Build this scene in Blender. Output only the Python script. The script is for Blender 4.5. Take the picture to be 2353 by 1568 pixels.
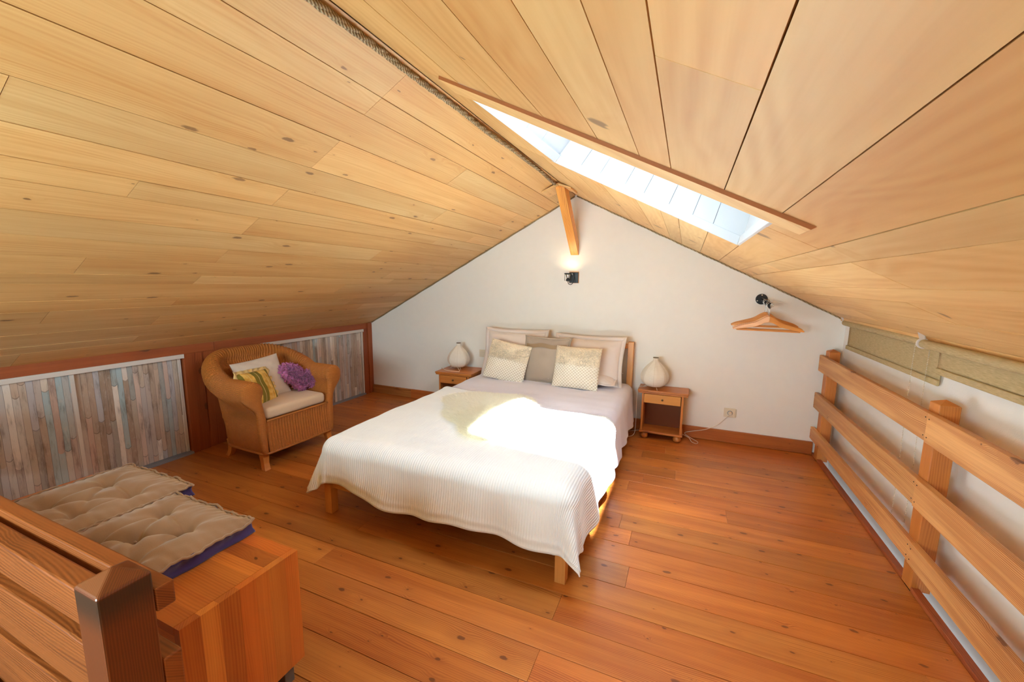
import bpy, bmesh, math, random
import numpy as np
from mathutils import Vector, Matrix, noise as mnoise

for o in list(bpy.data.objects):
    bpy.data.objects.remove(o)
SC = bpy.context.scene
COL = SC.collection
R = math.radians
PI = math.pi
random.seed(7)
rng = np.random.RandomState(7)

# ------------------------------------------------------------------ camera
EYE = Vector((0, 0, 1.36))
YAW, PITCH, ROLL, FPX = -0.401915, -0.14338, 0.009957, 937.92
fw = Vector((math.sin(YAW) * math.cos(PITCH), math.cos(YAW) * math.cos(PITCH), math.sin(PITCH)))
r0 = Vector((math.cos(YAW), -math.sin(YAW), 0))
u0 = r0.cross(fw)
rt = r0 * math.cos(ROLL) + u0 * math.sin(ROLL)
up = u0 * math.cos(ROLL) - r0 * math.sin(ROLL)
cam_d = bpy.data.cameras.new('camera')
cam_d.sensor_fit = 'HORIZONTAL'
cam_d.sensor_width = 36.0
cam_d.lens = 36.0 * FPX / 2353.0
cam_d.clip_start = 0.02
cam_d.clip_end = 200
cam = bpy.data.objects.new('camera', cam_d)
COL.objects.link(cam)
m = Matrix((rt, up, -fw)).transposed().to_4x4()
m.translation = EYE
cam.matrix_world = m
SC.camera = cam

# ------------------------------------------------------------------ world, sun, exposure
SUN_STRENGTH = 88.0
SKY_STRENGTH = 14.0
FILL_FRONT = 72.0
EXPOSURE = 0.36
w = bpy.data.worlds.new('world')
SC.world = w
w.use_nodes = True
bg = w.node_tree.nodes['Background']
bg.inputs[0].default_value = (0.68, 0.86, 1.0, 1)
bg.inputs[1].default_value = SKY_STRENGTH
SUN_DIR = Vector((-0.32, 0.30, -1.0)).normalized()
sd = bpy.data.lights.new('sun', 'SUN')
sd.energy = SUN_STRENGTH
sd.angle = R(2.2)
sd.color = (0.80, 0.92, 1.0)
so = bpy.data.objects.new('sun', sd)
COL.objects.link(so)
so.location = (2, -2, 6)
so.rotation_euler = SUN_DIR.to_track_quat('-Z', 'Y').to_euler()


def area(name, loc, direction, sx, sy, energy, color):
    d = bpy.data.lights.new(name, 'AREA')
    d.shape = 'RECTANGLE'
    d.size, d.size_y = sx, sy
    d.energy = energy
    d.color = color
    o = bpy.data.objects.new(name, d)
    COL.objects.link(o)
    o.location = loc
    o.rotation_euler = Vector(direction).to_track_quat('-Z', 'Y').to_euler()
    return d


# unseen fill light added behind the camera to lift the whole room
area('rear_fill_light', (-1.35, -1.12, 1.22), (-0.02, 0.97, 0.10), 1.7, 0.7, FILL_FRONT, (0.64, 0.89, 0.96))
# unseen fill light added under the floor, brightens the wall beyond the railing
area('lower_room_fill', (0.3, 2.0, -1.3), (1, 0, 0.15), 3.0, 1.6, 95.0, (0.85, 0.93, 1.0))
# sky portal over the roof window
pd = area('skylight_portal', (-0.05, 1.72, 2.42), (-0.447, 0, -0.894), 1.05, 0.9, 1.0, (1, 1, 1))
try:
    pd.cycles.is_portal = True
except Exception:
    pd.energy = 0

SC.view_settings.view_transform = 'Standard'
SC.view_settings.look = 'None'
SC.view_settings.gamma = 1
SC.view_settings.use_curve_mapping = False
SC.view_settings.exposure = EXPOSURE
cy = SC.cycles
cy.use_denoising = True
try:
    cy.denoiser = 'OPENIMAGEDENOISE'
    cy.denoising_input_passes = 'RGB_ALBEDO_NORMAL'
except Exception:
    pass
cy.max_bounces = 10
cy.diffuse_bounces = 6
cy.glossy_bounces = 3
cy.transmission_bounces = 6
cy.transparent_max_bounces = 8
cy.sample_clamp_indirect = 12
cy.caustics_reflective = False
cy.caustics_refractive = False


# ------------------------------------------------------------------ material helpers
class NT:
    def __init__(self, name):
        self.m = bpy.data.materials.new(name)
        self.m.use_nodes = True
        self.t = self.m.node_tree
        self.t.nodes.clear()
        self.out = self.n('ShaderNodeOutputMaterial')
        self.b = self.n('ShaderNodeBsdfPrincipled')
        self.l(self.b.outputs[0], self.out.inputs[0])

    def n(self, t, **k):
        nd = self.t.nodes.new(t)
        for a, v in k.items():
            setattr(nd, a, v)
        return nd

    def l(self, a, b):
        self.t.links.new(a, b)

    def setin(self, sock, v):
        if hasattr(v, 'is_output') or isinstance(v, bpy.types.NodeSocket):
            self.l(v, sock)
        else:
            sock.default_value = v

    def math(self, op, a, b=None, c=None, clamp=False):
        nd = self.n('ShaderNodeMath', operation=op)
        nd.use_clamp = clamp
        self.setin(nd.inputs[0], a)
        if b is not None:
            self.setin(nd.inputs[1], b)
        if c is not None:
            self.setin(nd.inputs[2], c)
        return nd.outputs[0]

    def mix(self, f, a, b, mode='MIX'):
        nd = self.n('ShaderNodeMix', data_type='RGBA', blend_type=mode)
        self.setin(nd.inputs[0], f)
        self.setin(nd.inputs[6], a)
        self.setin(nd.inputs[7], b)
        return nd.outputs[2]

    def comb(self, x, y, z):
        nd = self.n('ShaderNodeCombineXYZ')
        for i, v in enumerate((x, y, z)):
            self.setin(nd.inputs[i], v)
        return nd.outputs[0]

    def noise(self, vec, scale, detail=3, rough=0.5):
        nd = self.n('ShaderNodeTexNoise')
        self.l(vec, nd.inputs['Vector'])
        nd.inputs['Scale'].default_value = scale
        nd.inputs['Detail'].default_value = detail
        nd.inputs['Roughness'].default_value = rough
        return nd.outputs[0]

    def smooth(self, v, a, b):
        nd = self.n('ShaderNodeMapRange', interpolation_type='SMOOTHSTEP')
        self.setin(nd.inputs[0], v)
        nd.inputs[1].default_value = a
        nd.inputs[2].default_value = b
        nd.inputs[3].default_value = 0
        nd.inputs[4].default_value = 1
        return nd.outputs[0]

    def bump(self, h, strength, dist=0.01, normal=None):
        nd = self.n('ShaderNodeBump')
        nd.inputs['Strength'].default_value = strength
        nd.inputs['Distance'].default_value = dist
        self.l(h, nd.inputs['Height'])
        if normal is not None:
            self.l(normal, nd.inputs['Normal'])
        self.l(nd.outputs[0], self.b.inputs['Normal'])
        return nd.outputs[0]


def c4(c):
    """sRGB 0-255 to linear RGBA"""
    r = []
    for v in c[:3]:
        v = v / 255.0
        r.append(v / 12.92 if v <= 0.04045 else ((v + 0.055) / 1.055) ** 2.4)
    return (r[0], r[1], r[2], 1.0)


def plain(name, col, rough=0.6, metal=0.0, bumpscale=0, bumpstr=0.1, var=0.0):
    k = NT(name)
    b = k.b
    b.inputs['Roughness'].default_value = rough
    b.inputs['Metallic'].default_value = metal
    tc = k.n('ShaderNodeTexCoord')
    base = c4(col)
    dark = tuple(v * (1 - max(var, 0.04)) for v in base[:3]) + (1,)
    nf = k.noise(tc.outputs['Object'], 14.0 if not bumpscale else bumpscale * 0.1, 3)
    k.l(k.mix(nf, dark, base), b.inputs['Base Color'])
    if bumpscale:
        k.bump(k.noise(tc.outputs['Object'], bumpscale, 4), bumpstr, 0.004)
    return k.m


def wood(name, light, dark, axis, rough=0.45, knots=1.0, ring=60.0, ringamp=0.55, var=0.18,
         red=None, knotcol=(92, 46, 18), streak=0.5, coat=0.0, figure=3.0, kscale=1.0):
    """plank wood; axis = index of the coordinate that runs along the grain"""
    k = NT(name)
    b = k.b
    tc = k.n('ShaderNodeTexCoord')
    sp = k.n('ShaderNodeSeparateXYZ')
    k.l(tc.outputs['Object'], sp.inputs[0])
    oi = k.n('ShaderNodeObjectInfo')
    rnd = oi.outputs['Random']
    al = sp.outputs[axis]
    oth = [sp.outputs[i] for i in range(3) if i != axis]
    ac = k.math('ADD', k.math('MULTIPLY', oth[0], 1.0), k.math('MULTIPLY', oth[1], 1.13))
    u = k.math('ADD', al, k.math('MULTIPLY', rnd, 37.0))
    v = k.math('ADD', ac, k.math('MULTIPLY', rnd, 11.0))
    # knots
    kv = k.n('ShaderNodeTexVoronoi', voronoi_dimensions='2D')
    kv.inputs['Scale'].default_value = 1.0
    wob = k.math('MULTIPLY', k.noise(k.comb(u, v, 0.0), 30, 2), 0.12)
    k.l(k.comb(k.math('ADD', k.math('MULTIPLY', u, 2.6 * kscale), wob), k.math('ADD', k.math('MULTIPLY', v, 5.2 * kscale), wob), 0.0), kv.inputs['Vector'])
    kd = kv.outputs['Distance']
    vc = k.n('ShaderNodeSeparateColor')
    k.l(kv.outputs['Color'], vc.inputs[0])
    size = k.math('MULTIPLY', k.math('POWER', vc.outputs[0], 1.6), 0.105)      # few big, many tiny
    rel = k.math('DIVIDE', kd, k.math('ADD', size, 0.012))
    knot = k.math('SUBTRACT', 1.0, k.smooth(rel, 0.55, 1.0))
    halo = k.math('SUBTRACT', 1.0, k.smooth(rel, 0.8, 4.5))
    keep = k.math('GREATER_THAN', vc.outputs[1], 1.0 - 0.75 * knots) if knots > 0 else 0.0
    if knots > 0:
        knot = k.math('MULTIPLY', knot, keep)
        halo = k.math('MULTIPLY', halo, keep)
    # growth rings
    warp = k.noise(k.comb(k.math('MULTIPLY', u, 0.55), k.math('MULTIPLY', v, 3.0), k.math('MULTIPLY', rnd, 9.0)), 1.6, 2)
    ph = k.math('ADD', k.math('MULTIPLY', v, ring), k.math('MULTIPLY', warp, figure * 14))
    ph = k.math('ADD', ph, k.math('MULTIPLY', halo, 5.0)) if knots > 0 else ph
    rg = k.math('POWER', k.math('ABSOLUTE', k.math('SINE', ph)), 2.0)
    amp = k.noise(k.comb(k.math('MULTIPLY', u, 0.9), k.math('MULTIPLY', v, 16.0), k.math('MULTIPLY', rnd, 3.0)), 1.3, 3, 0.6)
    rg = k.math('MULTIPLY', rg, k.math('MULTIPLY', k.smooth(amp, 0.30, 0.68), 1.45))
    fine = k.noise(k.comb(k.math('MULTIPLY', u, 2.0), k.math('MULTIPLY', v, 110.0), 0.0), 1.0, 3, 0.6)
    broad = k.noise(k.comb(k.math('MULTIPLY', u, 1.0), k.math('MULTIPLY', v, 9.0), k.math('MULTIPLY', rnd, 5.0)), 1.0, 3, 0.55)
    f = k.math('ADD', k.math('MULTIPLY', rg, ringamp), k.math('MULTIPLY', k.smooth(fine, 0.35, 0.75), 0.22))
    f = k.math('ADD', f, k.math('MULTIPLY', k.smooth(broad, 0.3, 0.75), streak), clamp=True)
    col = k.mix(f, c4(light), c4(dark))
    if red is not None:
        col = k.mix(k.math('MULTIPLY', k.math('FRACT', k.math('MULTIPLY', rnd, 7.31)), 0.65), col, c4(red), 'MULTIPLY')
    if knots > 0:
        col = k.mix(k.math('MULTIPLY', halo, 0.35), col, c4(dark))
        col = k.mix(k.math('MULTIPLY', knot, 0.75), col, c4(knotcol))
    hs = k.n('ShaderNodeHueSaturation')
    k.l(col, hs.inputs['Color'])
    k.l(k.math('ADD', 1.0 - var * 0.6, k.math('MULTIPLY', rnd, var)), hs.inputs['Value'])
    k.l(hs.outputs[0], b.inputs['Base Color'])
    b.inputs['Roughness'].default_value = rough
    if coat:
        b.inputs['Coat Weight'].default_value = coat
        b.inputs['Coat Roughness'].default_value = 0.25
    k.bump(k.math('ADD', f, k.math('MULTIPLY', knot, 0.6)) if knots > 0 else f, 0.10, 0.002)
    return k.m


M = {}
CEIL = dict(light=(230, 192, 132), dark=(206, 152, 88), rough=0.5, knots=0.5, ring=170, ringamp=0.26, var=0.2, streak=0.55, knotcol=(112, 72, 38), figure=2.5, kscale=1.25)
M['ceil'] = wood('pale_poplar_ceiling', axis=1, red=(246, 222, 190), **CEIL)
M['ceil_y'] = M['ceil']
M['ceil_x'] = wood('pale_poplar_batten', axis=0, **dict(CEIL, knots=0, ring=300))
FL = dict(light=(208, 134, 60), dark=(162, 86, 30), rough=0.40, ring=430, ringamp=0.5, var=0.34, streak=0.5, knots=0.9, kscale=1.9, knotcol=(92, 42, 16), figure=3.5, coat=0.12)
M['floor'] = wood('larch_floor_boards', axis=0, red=(250, 214, 190), **FL)
M['redwood_y'] = wood('red_brown_timber_y', (172, 88, 42), (132, 58, 24), 1, 0.5, 0.6, 350, 0.4, 0.15, streak=0.4)
M['redwood_z'] = wood('red_brown_timber_z', (168, 84, 40), (126, 54, 22), 2, 0.5, 0.6, 350, 0.4, 0.25, streak=0.4)
M['skirt'] = wood('orange_skirting_pine', (196, 114, 52), (160, 80, 32), 0, 0.45, 0.5, 300, 0.5, 0.2, streak=0.4)
M['skirt_pale'] = wood('pale_skirting_larch', (196, 132, 70), (150, 88, 40), 0, 0.45, 0.0, 225, 0.9, 0.1, streak=0.2, figure=8)
M['larch_y'] = wood('larch_rail_y', (222, 166, 104), (172, 108, 54), 1, 0.5, 0.6, 475, 0.85, 0.2, streak=0.35, figure=4)
M['larch_z'] = wood('larch_post_z', (206, 128, 56), (176, 98, 38), 2, 0.45, 0.3, 400, 0.5, 0.1, streak=0.3)
M['stair_x'] = wood('oiled_stair_rail_x', (150, 82, 36), (106, 52, 18), 0, 0.4, 0.5, 400, 0.6, 0.12, streak=0.4, figure=4)
M['brace'] = wood('larch_brace', (236, 164, 74), (186, 108, 38), 2, 0.45, 0.35, 375, 0.75, 0.05, streak=0.3, figure=4)
M['pine_x'] = wood('glued_pine_x', (214, 134, 58), (178, 96, 34), 0, 0.35, 0.7, 425, 0.4, 0.62, streak=0.5, coat=0.2, red=(214, 150, 110))
M['pine_z'] = wood('glued_pine_z', (214, 136, 60), (180, 98, 36), 2, 0.35, 0.7, 425, 0.4, 0.62, streak=0.5, coat=0.2, red=(214, 150, 110))
M['night_x'] = wood('nightstand_pine_x', (214, 138, 66), (178, 98, 40), 0, 0.38, 0.35, 400, 0.6, 0.1, streak=0.5, coat=0.15)
M['night_z'] = wood('nightstand_pine_z', (212, 136, 64), (180, 100, 42), 2, 0.38, 0.25, 400, 0.5, 0.1, streak=0.4, coat=0.15)
M['drawer'] = wood('drawer_front_pine', (226, 158, 78), (206, 134, 58), 0, 0.38, 0.0, 450, 0.35, 0.06, streak=0.3)
M['bed_z'] = wood('bed_pine_z', (220, 156, 86), (188, 118, 54), 2, 0.42, 0.3, 450, 0.45, 0.06, streak=0.3)
M['bed_x'] = wood('bed_pine_x', (220, 156, 86), (188, 118, 54), 0, 0.42, 0.3, 450, 0.45, 0.06, streak=0.3)
M['bed_y'] = wood('bed_pine_y', (220, 156, 86), (188, 118, 54), 1, 0.42, 0.3, 450, 0.45, 0.06, streak=0.3)
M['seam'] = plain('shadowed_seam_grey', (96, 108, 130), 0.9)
M['edge'] = plain('shaded_edge_brown', (150, 84, 36), 0.5)
M['hardboard'] = plain('brown_hardboard', (122, 66, 36), 0.8)
M['hanger'] = wood('hanger_beech', (218, 150, 78), (194, 120, 54), 0, 0.35, 0.0, 60, 0.3, 0.12, streak=0.3, coat=0.3)
M['plaster'] = plain('white_plaster', (240, 237, 233), 0.9, bumpscale=160, bumpstr=0.12)
M['white_trim'] = plain('white_lacquer_rail', (216, 206, 200), 0.45)
M['white_paint'] = plain('white_painted_lining', (220, 220, 222), 0.55)
M['grey_track'] = plain('grey_aluminium_track', (158, 158, 166), 0.35, 0.4)
M['dark'] = plain('dark_backing', (40, 26, 16), 0.9)
M['black'] = plain('black_metal', (30, 31, 34), 0.4, 0.3)
M['steel'] = plain('polished_steel', (200, 198, 194), 0.25, 0.9)
M['brass'] = plain('aged_brass_knob', (120, 100, 74), 0.35, 0.8)
M['plastic'] = plain('cream_plastic', (226, 214, 194), 0.4)
M['cable'] = plain('white_cable', (232, 220, 206), 0.5)
M['lower'] = plain('stairwell_plaster', (150, 120, 96), 0.9)
M['legmetal'] = plain('grey_steel_leg', (120, 122, 126), 0.4, 0.6)


def rope_mat():
    k = NT('jute_rope')
    tc = k.n('ShaderNodeTexCoord')
    n = k.noise(tc.outputs['Object'], 240, 3)
    wv = k.n('ShaderNodeTexWave', wave_type='BANDS', bands_direction='DIAGONAL')
    k.l(tc.outputs['Object'], wv.inputs[0])
    wv.inputs['Scale'].default_value = 42
    wv.inputs['Distortion'].default_value = 1.5
    k.l(k.mix(k.math('MULTIPLY', wv.outputs[1], n), c4((120, 94, 60)), c4((226, 204, 164))), k.b.inputs['Base Color'])
    k.b.inputs['Roughness'].default_value = 0.95
    k.bump(wv.outputs[1], 0.8, 0.004)
    return k.m


M['rope'] = rope_mat()


def fabric(name, col, rough=0.95, weave=900, strength=0.15, var=0.08, uv=False, sheen=0.3):
    k = NT(name)
    tc = k.n('ShaderNodeTexCoord')
    vec = tc.outputs['UV' if uv else 'Object']
    n = k.noise(vec, 7, 3)
    f2 = k.noise(vec, weave, 2)
    base = c4(col)
    dk = tuple(v * (1 - var * 2) for v in base[:3]) + (1,)
    k.l(k.mix(k.math('MULTIPLY', k.math('ADD', n, f2), 0.5), dk, base), k.b.inputs['Base Color'])
    k.b.inputs['Roughness'].default_value = rough
    k.b.inputs['Sheen Weight'].default_value = sheen
    k.bump(f2, strength, 0.002)
    return k.m


M['sheet'] = fabric('lilac_white_bedspread', (230, 227, 244), weave=500)
M['pillowcase'] = fabric('pale_pillowcase', (236, 222, 216), weave=700)
M['blanket'] = fabric('white_ribbed_fleece', (240, 240, 242), weave=420, strength=0.35, sheen=0.6)
M['fleece'] = fabric('cream_sheepskin', (255, 253, 246), weave=150, strength=0.3, sheen=0.3, var=0.03)
M['taupe'] = fabric('taupe_linen', (172, 154, 138), weave=300, strength=0.3)
M['taupe_band'] = fabric('brown_satin_band', (150, 122, 92), weave=200, rough=0.6)
M['beige'] = fabric('beige_chair_canvas', (222, 192, 162), weave=420)
M['beige2'] = fabric('light_beige_cushion', (216, 196, 180), weave=500)
M['purple'] = fabric('purple_ruffle', (200, 116, 168), weave=300)
M['tuft'] = fabric('mushroom_brown_suede', (156, 124, 98), weave=260, strength=0.2, sheen=0.5)
M['navy'] = fabric('indigo_side_fabric', (66, 50, 108), weave=260, sheen=0.4)
M['ruffle'] = fabric('cream_ruffle', (232, 196, 128), weave=300)
M['yarn'] = fabric('natural_yarn_fringe', (240, 222, 196), weave=260, strength=0.5, var=0.2)


def knit_mat():
    k = NT('diamond_knit')
    tc = k.n('ShaderNodeTexCoord')
    sp = k.n('ShaderNodeSeparateXYZ')
    k.l(tc.outputs['UV'], sp.inputs[0])
    a = k.math('ADD', sp.outputs[0], sp.outputs[1])
    b2 = k.math('SUBTRACT', sp.outputs[0], sp.outputs[1])
    s = k.math('MULTIPLY', k.math('ABSOLUTE', k.math('SINE', k.math('MULTIPLY', a, 44))), k.math('ABSOLUTE', k.math('SINE', k.math('MULTIPLY', b2, 44))))
    f = k.smooth(s, 0.12, 0.55)
    top = k.smooth(sp.outputs[1], 0.50, 0.60)
    low = k.mix(f, c4((246, 238, 224)), c4((216, 200, 178)))
    col = k.mix(top, low, c4((238, 220, 194)))
    k.l(col, k.b.inputs['Base Color'])
    k.b.inputs['Roughness'].default_value = 0.95
    k.bump(k.math('SUBTRACT', 1.0, f), 0.5, 0.004)
    return k.m


M['knit'] = knit_mat()


def patch_mat():
    k = NT('yellow_green_patchwork')
    tc = k.n('ShaderNodeTexCoord')
    sp = k.n('ShaderNodeSeparateXYZ')
    k.l(tc.outputs['UV'], sp.inputs[0])
    n = k.noise(tc.outputs['UV'], 6, 3)
    ch = k.n('ShaderNodeTexChecker')
    k.l(tc.outputs['UV'], ch.inputs[0])
    ch.inputs['Scale'].default_value = 4
    col = k.mix(k.smooth(n, 0.3, 0.7), c4((206, 150, 50)), c4((238, 200, 110)))
    bnd = k.math('GREATER_THAN', k.math('SINE', k.math('MULTIPLY', k.math('ADD', sp.outputs[0], 0.13), 12.566)), 0.1)
    col = k.mix(bnd, col, c4((128, 112, 36)))
    d = k.math('ABSOLUTE', k.math('SINE', k.math('MULTIPLY', sp.outputs[0], 12.566)))
    col = k.mix(k.math('SUBTRACT', 1.0, k.smooth(d, 0.03, 0.12)), col, c4((236, 210, 150)))
    k.l(col, k.b.inputs['Base Color'])
    k.b.inputs['Roughness'].default_value = 0.9
    return k.m


M['patch'] = patch_mat()


def wicker_mat():
    k = NT('woven_wicker')
    tc = k.n('ShaderNodeTexCoord')
    sp = k.n('ShaderNodeSeparateXYZ')
    k.l(tc.outputs['UV'], sp.inputs[0])          # u, v in metres
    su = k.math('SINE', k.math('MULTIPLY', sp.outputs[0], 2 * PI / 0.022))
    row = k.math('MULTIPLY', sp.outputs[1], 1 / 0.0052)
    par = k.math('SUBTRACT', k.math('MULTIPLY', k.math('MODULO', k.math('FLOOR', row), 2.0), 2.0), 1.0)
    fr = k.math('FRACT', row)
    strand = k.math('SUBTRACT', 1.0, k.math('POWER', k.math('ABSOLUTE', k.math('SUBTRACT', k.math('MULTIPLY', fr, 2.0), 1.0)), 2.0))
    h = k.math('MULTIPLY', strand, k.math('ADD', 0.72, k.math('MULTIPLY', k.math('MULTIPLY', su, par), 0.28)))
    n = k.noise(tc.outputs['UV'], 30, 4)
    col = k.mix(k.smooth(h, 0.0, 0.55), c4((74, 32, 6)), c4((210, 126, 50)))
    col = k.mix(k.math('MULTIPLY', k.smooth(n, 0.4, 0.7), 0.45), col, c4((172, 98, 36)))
    k.l(col, k.b.inputs['Base Color'])
    k.b.inputs['Roughness'].default_value = 0.5
    k.bump(h, 0.9, 0.003)
    return k.m


M['wicker'] = wicker_mat()
M['cane'] = plain('cane_binding', (186, 112, 46), 0.5, bumpscale=120, bumpstr=0.3, var=0.3)


def printed_boards():
    """flat print of weathered driftwood strips on the sliding panels (y across, z up)"""
    k = NT('printed_driftwood_strips')
    tc = k.n('ShaderNodeTexCoord')
    sp = k.n('ShaderNodeSeparateXYZ')
    k.l(tc.outputs['Object'], sp.inputs[0])
    y, z = sp.outputs[1], sp.outputs[2]
    wig = k.math('MULTIPLY', k.math('SUBTRACT', k.noise(k.comb(0.0, k.math('MULTIPLY', y, 3.0), z), 3.0, 2), 0.5), 0.010)
    yy = k.math('DIVIDE', k.math('ADD', y, wig), 0.030)
    colid = k.math('FLOOR', yy)
    fx = k.math('FRACT', yy)

    def wn(a, b_):
        nd = k.n('ShaderNodeTexWhiteNoise', noise_dimensions='2D')
        k.l(k.comb(a, b_, 0.0), nd.inputs['Vector'])
        return nd
    off = wn(colid, 3.3).outputs[0]
    # rounded lower ends: shift z by a parabola across the strip for some of them
    par = k.math('MULTIPLY', k.math('POWER', k.math('SUBTRACT', fx, 0.5), 2.0), 0.05)
    zz = k.math('ADD', k.math('DIVIDE', k.math('SUBTRACT', z, par), 0.62), k.math('MULTIPLY', off, 5.0))
    rowid = k.math('FLOOR', zz)
    fz = k.math('FRACT', zz)
    cell = wn(colid, rowid)
    rs = k.n('ShaderNodeSeparateColor')
    k.l(cell.outputs[1], rs.inputs[0])
    ramp = k.n('ShaderNodeValToRGB')
    k.l(rs.outputs[0], ramp.inputs[0])
    cols = [(0.0, (166, 144, 128)), (0.18, (204, 180, 162)), (0.34, (188, 184, 190)), (0.5, (224, 208, 192)), (0.64, (170, 150, 136)),
            (0.76, (176, 194, 200)), (0.86, (200, 164, 148)), (1.0, (236, 226, 218))]
    el = ramp.color_ramp.elements
    el[0].position, el[0].color = cols[0][0], c4(cols[0][1])
    el[1].position, el[1].color = cols[-1][0], c4(cols[-1][1])
    for p, cc in cols[1:-1]:
        e = el.new(p)
        e.color = c4(cc)
    nz = k.noise(k.comb(0.0, k.math('MULTIPLY', y, 30.0), k.math('MULTIPLY', z, 5.0)), 1.0, 5, 0.65)
    n2 = k.noise(k.comb(colid, k.math('MULTIPLY', y, 60.0), k.math('MULTIPLY', z, 22.0)), 1.0, 4, 0.6)
    col = k.mix(k.math('MULTIPLY', k.smooth(nz, 0.48, 0.72), 0.6), ramp.outputs[0], c4((92, 66, 52)))
    col = k.mix(k.math('MULTIPLY', k.smooth(n2, 0.52, 0.75), 0.5), col, c4((204, 194, 186)))
    ex = k.math('ABSOLUTE', k.math('SUBTRACT', fx, 0.5))
    line = k.smooth(ex, 0.44, 0.5)
    # one end line for about 60% of the strip pieces
    endl = k.math('MULTIPLY', k.math('SUBTRACT', 1.0, k.smooth(fz, 0.0, 0.014)), k.math('GREATER_THAN', rs.outputs[2], 0.35))
    d = k.math('MAXIMUM', line, endl)
    col = k.mix(k.math('MULTIPLY', d, 0.62), col, c4((58, 44, 38)))
    k.l(col, k.b.inputs['Base Color'])
    k.b.inputs['Roughness'].default_value = 0.55
    return k.m


M['print'] = printed_boards()


def glass_mat():
    k = NT('roof_window_glass')
    k.t.nodes.remove(k.b)
    tr = k.n('ShaderNodeBsdfTransparent')
    tr.inputs[0].default_value = (0.95, 0.97, 0.98, 1)
    gl = k.n('ShaderNodeBsdfGlossy')
    gl.inputs['Roughness'].default_value = 0.02
    fr = k.n('ShaderNodeFresnel')
    fr.inputs[0].default_value = 1.3
    mx = k.n('ShaderNodeMixShader')
    k.l(fr.outputs[0], mx.inputs[0])
    k.l(tr.outputs[0], mx.inputs[1])
    k.l(gl.outputs[0], mx.inputs[2])
    k.l(mx.outputs[0], k.out.inputs[0])
    return k.m


M['glass'] = glass_mat()


def paper_mat():
    k = NT('rice_paper')
    tc = k.n('ShaderNodeTexCoord')
    sp = k.n('ShaderNodeSeparateXYZ')
    k.l(tc.outputs['Object'], sp.inputs[0])
    ribs = k.math('SINE', k.math('MULTIPLY', sp.outputs[2], 2 * PI / 0.0075))
    n = k.noise(tc.outputs['Object'], 60, 4)
    k.l(k.mix(n, c4((248, 240, 230)), c4((255, 252, 246))), k.b.inputs['Base Color'])
    k.b.inputs['Roughness'].default_value = 0.9
    k.bump(ribs, 0.25, 0.002)
    trn = k.n('ShaderNodeBsdfTranslucent')
    trn.inputs[0].default_value = c4((252, 244, 228))
    mx = k.n('ShaderNodeMixShader')
    mx.inputs[0].default_value = 0.22
    k.l(k.b.outputs[0], mx.inputs[1])
    k.l(trn.outputs[0], mx.inputs[2])
    k.l(mx.outputs[0], k.out.inputs[0])
    return k.m


M['paper'] = paper_mat()


def blind_mat():
    k = NT('olive_linen_blind')
    tc = k.n('ShaderNodeTexCoord')
    sp = k.n('ShaderNodeSeparateXYZ')
    k.l(tc.outputs['Object'], sp.inputs[0])
    n = k.noise(k.comb(0.0, k.math('MULTIPLY', sp.outputs[1], 25.0), k.math('MULTIPLY', k.math('ADD', sp.outputs[2], sp.outputs[0]), 420.0)), 1.0, 4, 0.6)
    k.l(k.mix(k.smooth(n, 0.3, 0.7), c4((178, 156, 112)), c4((216, 194, 148))), k.b.inputs['Base Color'])
    k.b.inputs['Roughness'].default_value = 0.9
    trn = k.n('ShaderNodeBsdfTranslucent')
    trn.inputs[0].default_value = c4((214, 190, 144))
    mx = k.n('ShaderNodeMixShader')
    mx.inputs[0].default_value = 0.3
    k.l(k.b.outputs[0], mx.inputs[1])
    k.l(trn.outputs[0], mx.inputs[2])
    k.l(mx.outputs[0], k.out.inputs[0])
    return k.m


M['blind'] = blind_mat()


def bulb_mat():
    k = NT('lit_spot_reflector')
    k.t.nodes.remove(k.b)
    e = k.n('ShaderNodeEmission')
    e.inputs[0].default_value = (1, 0.78, 0.45, 1)
    e.inputs[1].default_value = 6
    k.l(e.outputs[0], k.out.inputs[0])
    return k.m


M['bulb'] = bulb_mat()


# ------------------------------------------------------------------ object helpers
def tag(o, label=None, cat=None, group=None, kind=None):
    if label:
        o['label'] = label
    if cat:
        o['category'] = cat
    if group:
        o['group'] = group
    if kind:
        o['kind'] = kind
    return o


def empty(name, loc=(0, 0, 0), rot=(0, 0, 0), **k):
    o = bpy.data.objects.new(name, None)
    o.empty_display_size = 0.1
    COL.objects.link(o)
    o.location = loc
    o.rotation_euler = rot
    return tag(o, **k)


def from_bm(name, bm, mat, parent=None, smooth=False, bevel=0.0, segs=2):
    me = bpy.data.meshes.new(name)
    bm.normal_update()
    bm.to_mesh(me)
    bm.free()
    return from_me(name, me, mat, parent, smooth, bevel, segs)


def from_me(name, me, mat, parent=None, smooth=False, bevel=0.0, segs=2):
    if mat is not None:
        me.materials.append(mat)
    if smooth:
        me.polygons.foreach_set('use_smooth', [True] * len(me.polygons))
    o = bpy.data.objects.new(name, me)
    COL.objects.link(o)
    if parent is not None:
        o.parent = parent
    if bevel:
        b = o.modifiers.new('bevel', 'BEVEL')
        b.width = bevel
        b.segments = segs
        b.limit_method = 'ANGLE'
        b.angle_limit = R(40)
    return o


def bx(bm, x0, x1, y0, y1, z0, z1):
    vs = [bm.verts.new((x, y, z)) for x in (x0, x1) for y in (y0, y1) for z in (z0, z1)]
    for f in ((0, 1, 3, 2), (4, 6, 7, 5), (0, 4, 5, 1), (2, 3, 7, 6), (0, 2, 6, 4), (1, 5, 7, 3)):
        bm.faces.new([vs[i] for i in f])
    return vs


def boxo(name, dims, mat, parent=None, bevel=0.0, segs=2):
    bm = bmesh.new()
    bx(bm, *dims)
    return from_bm(name, bm, mat, parent, bevel=bevel, segs=segs)


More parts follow.
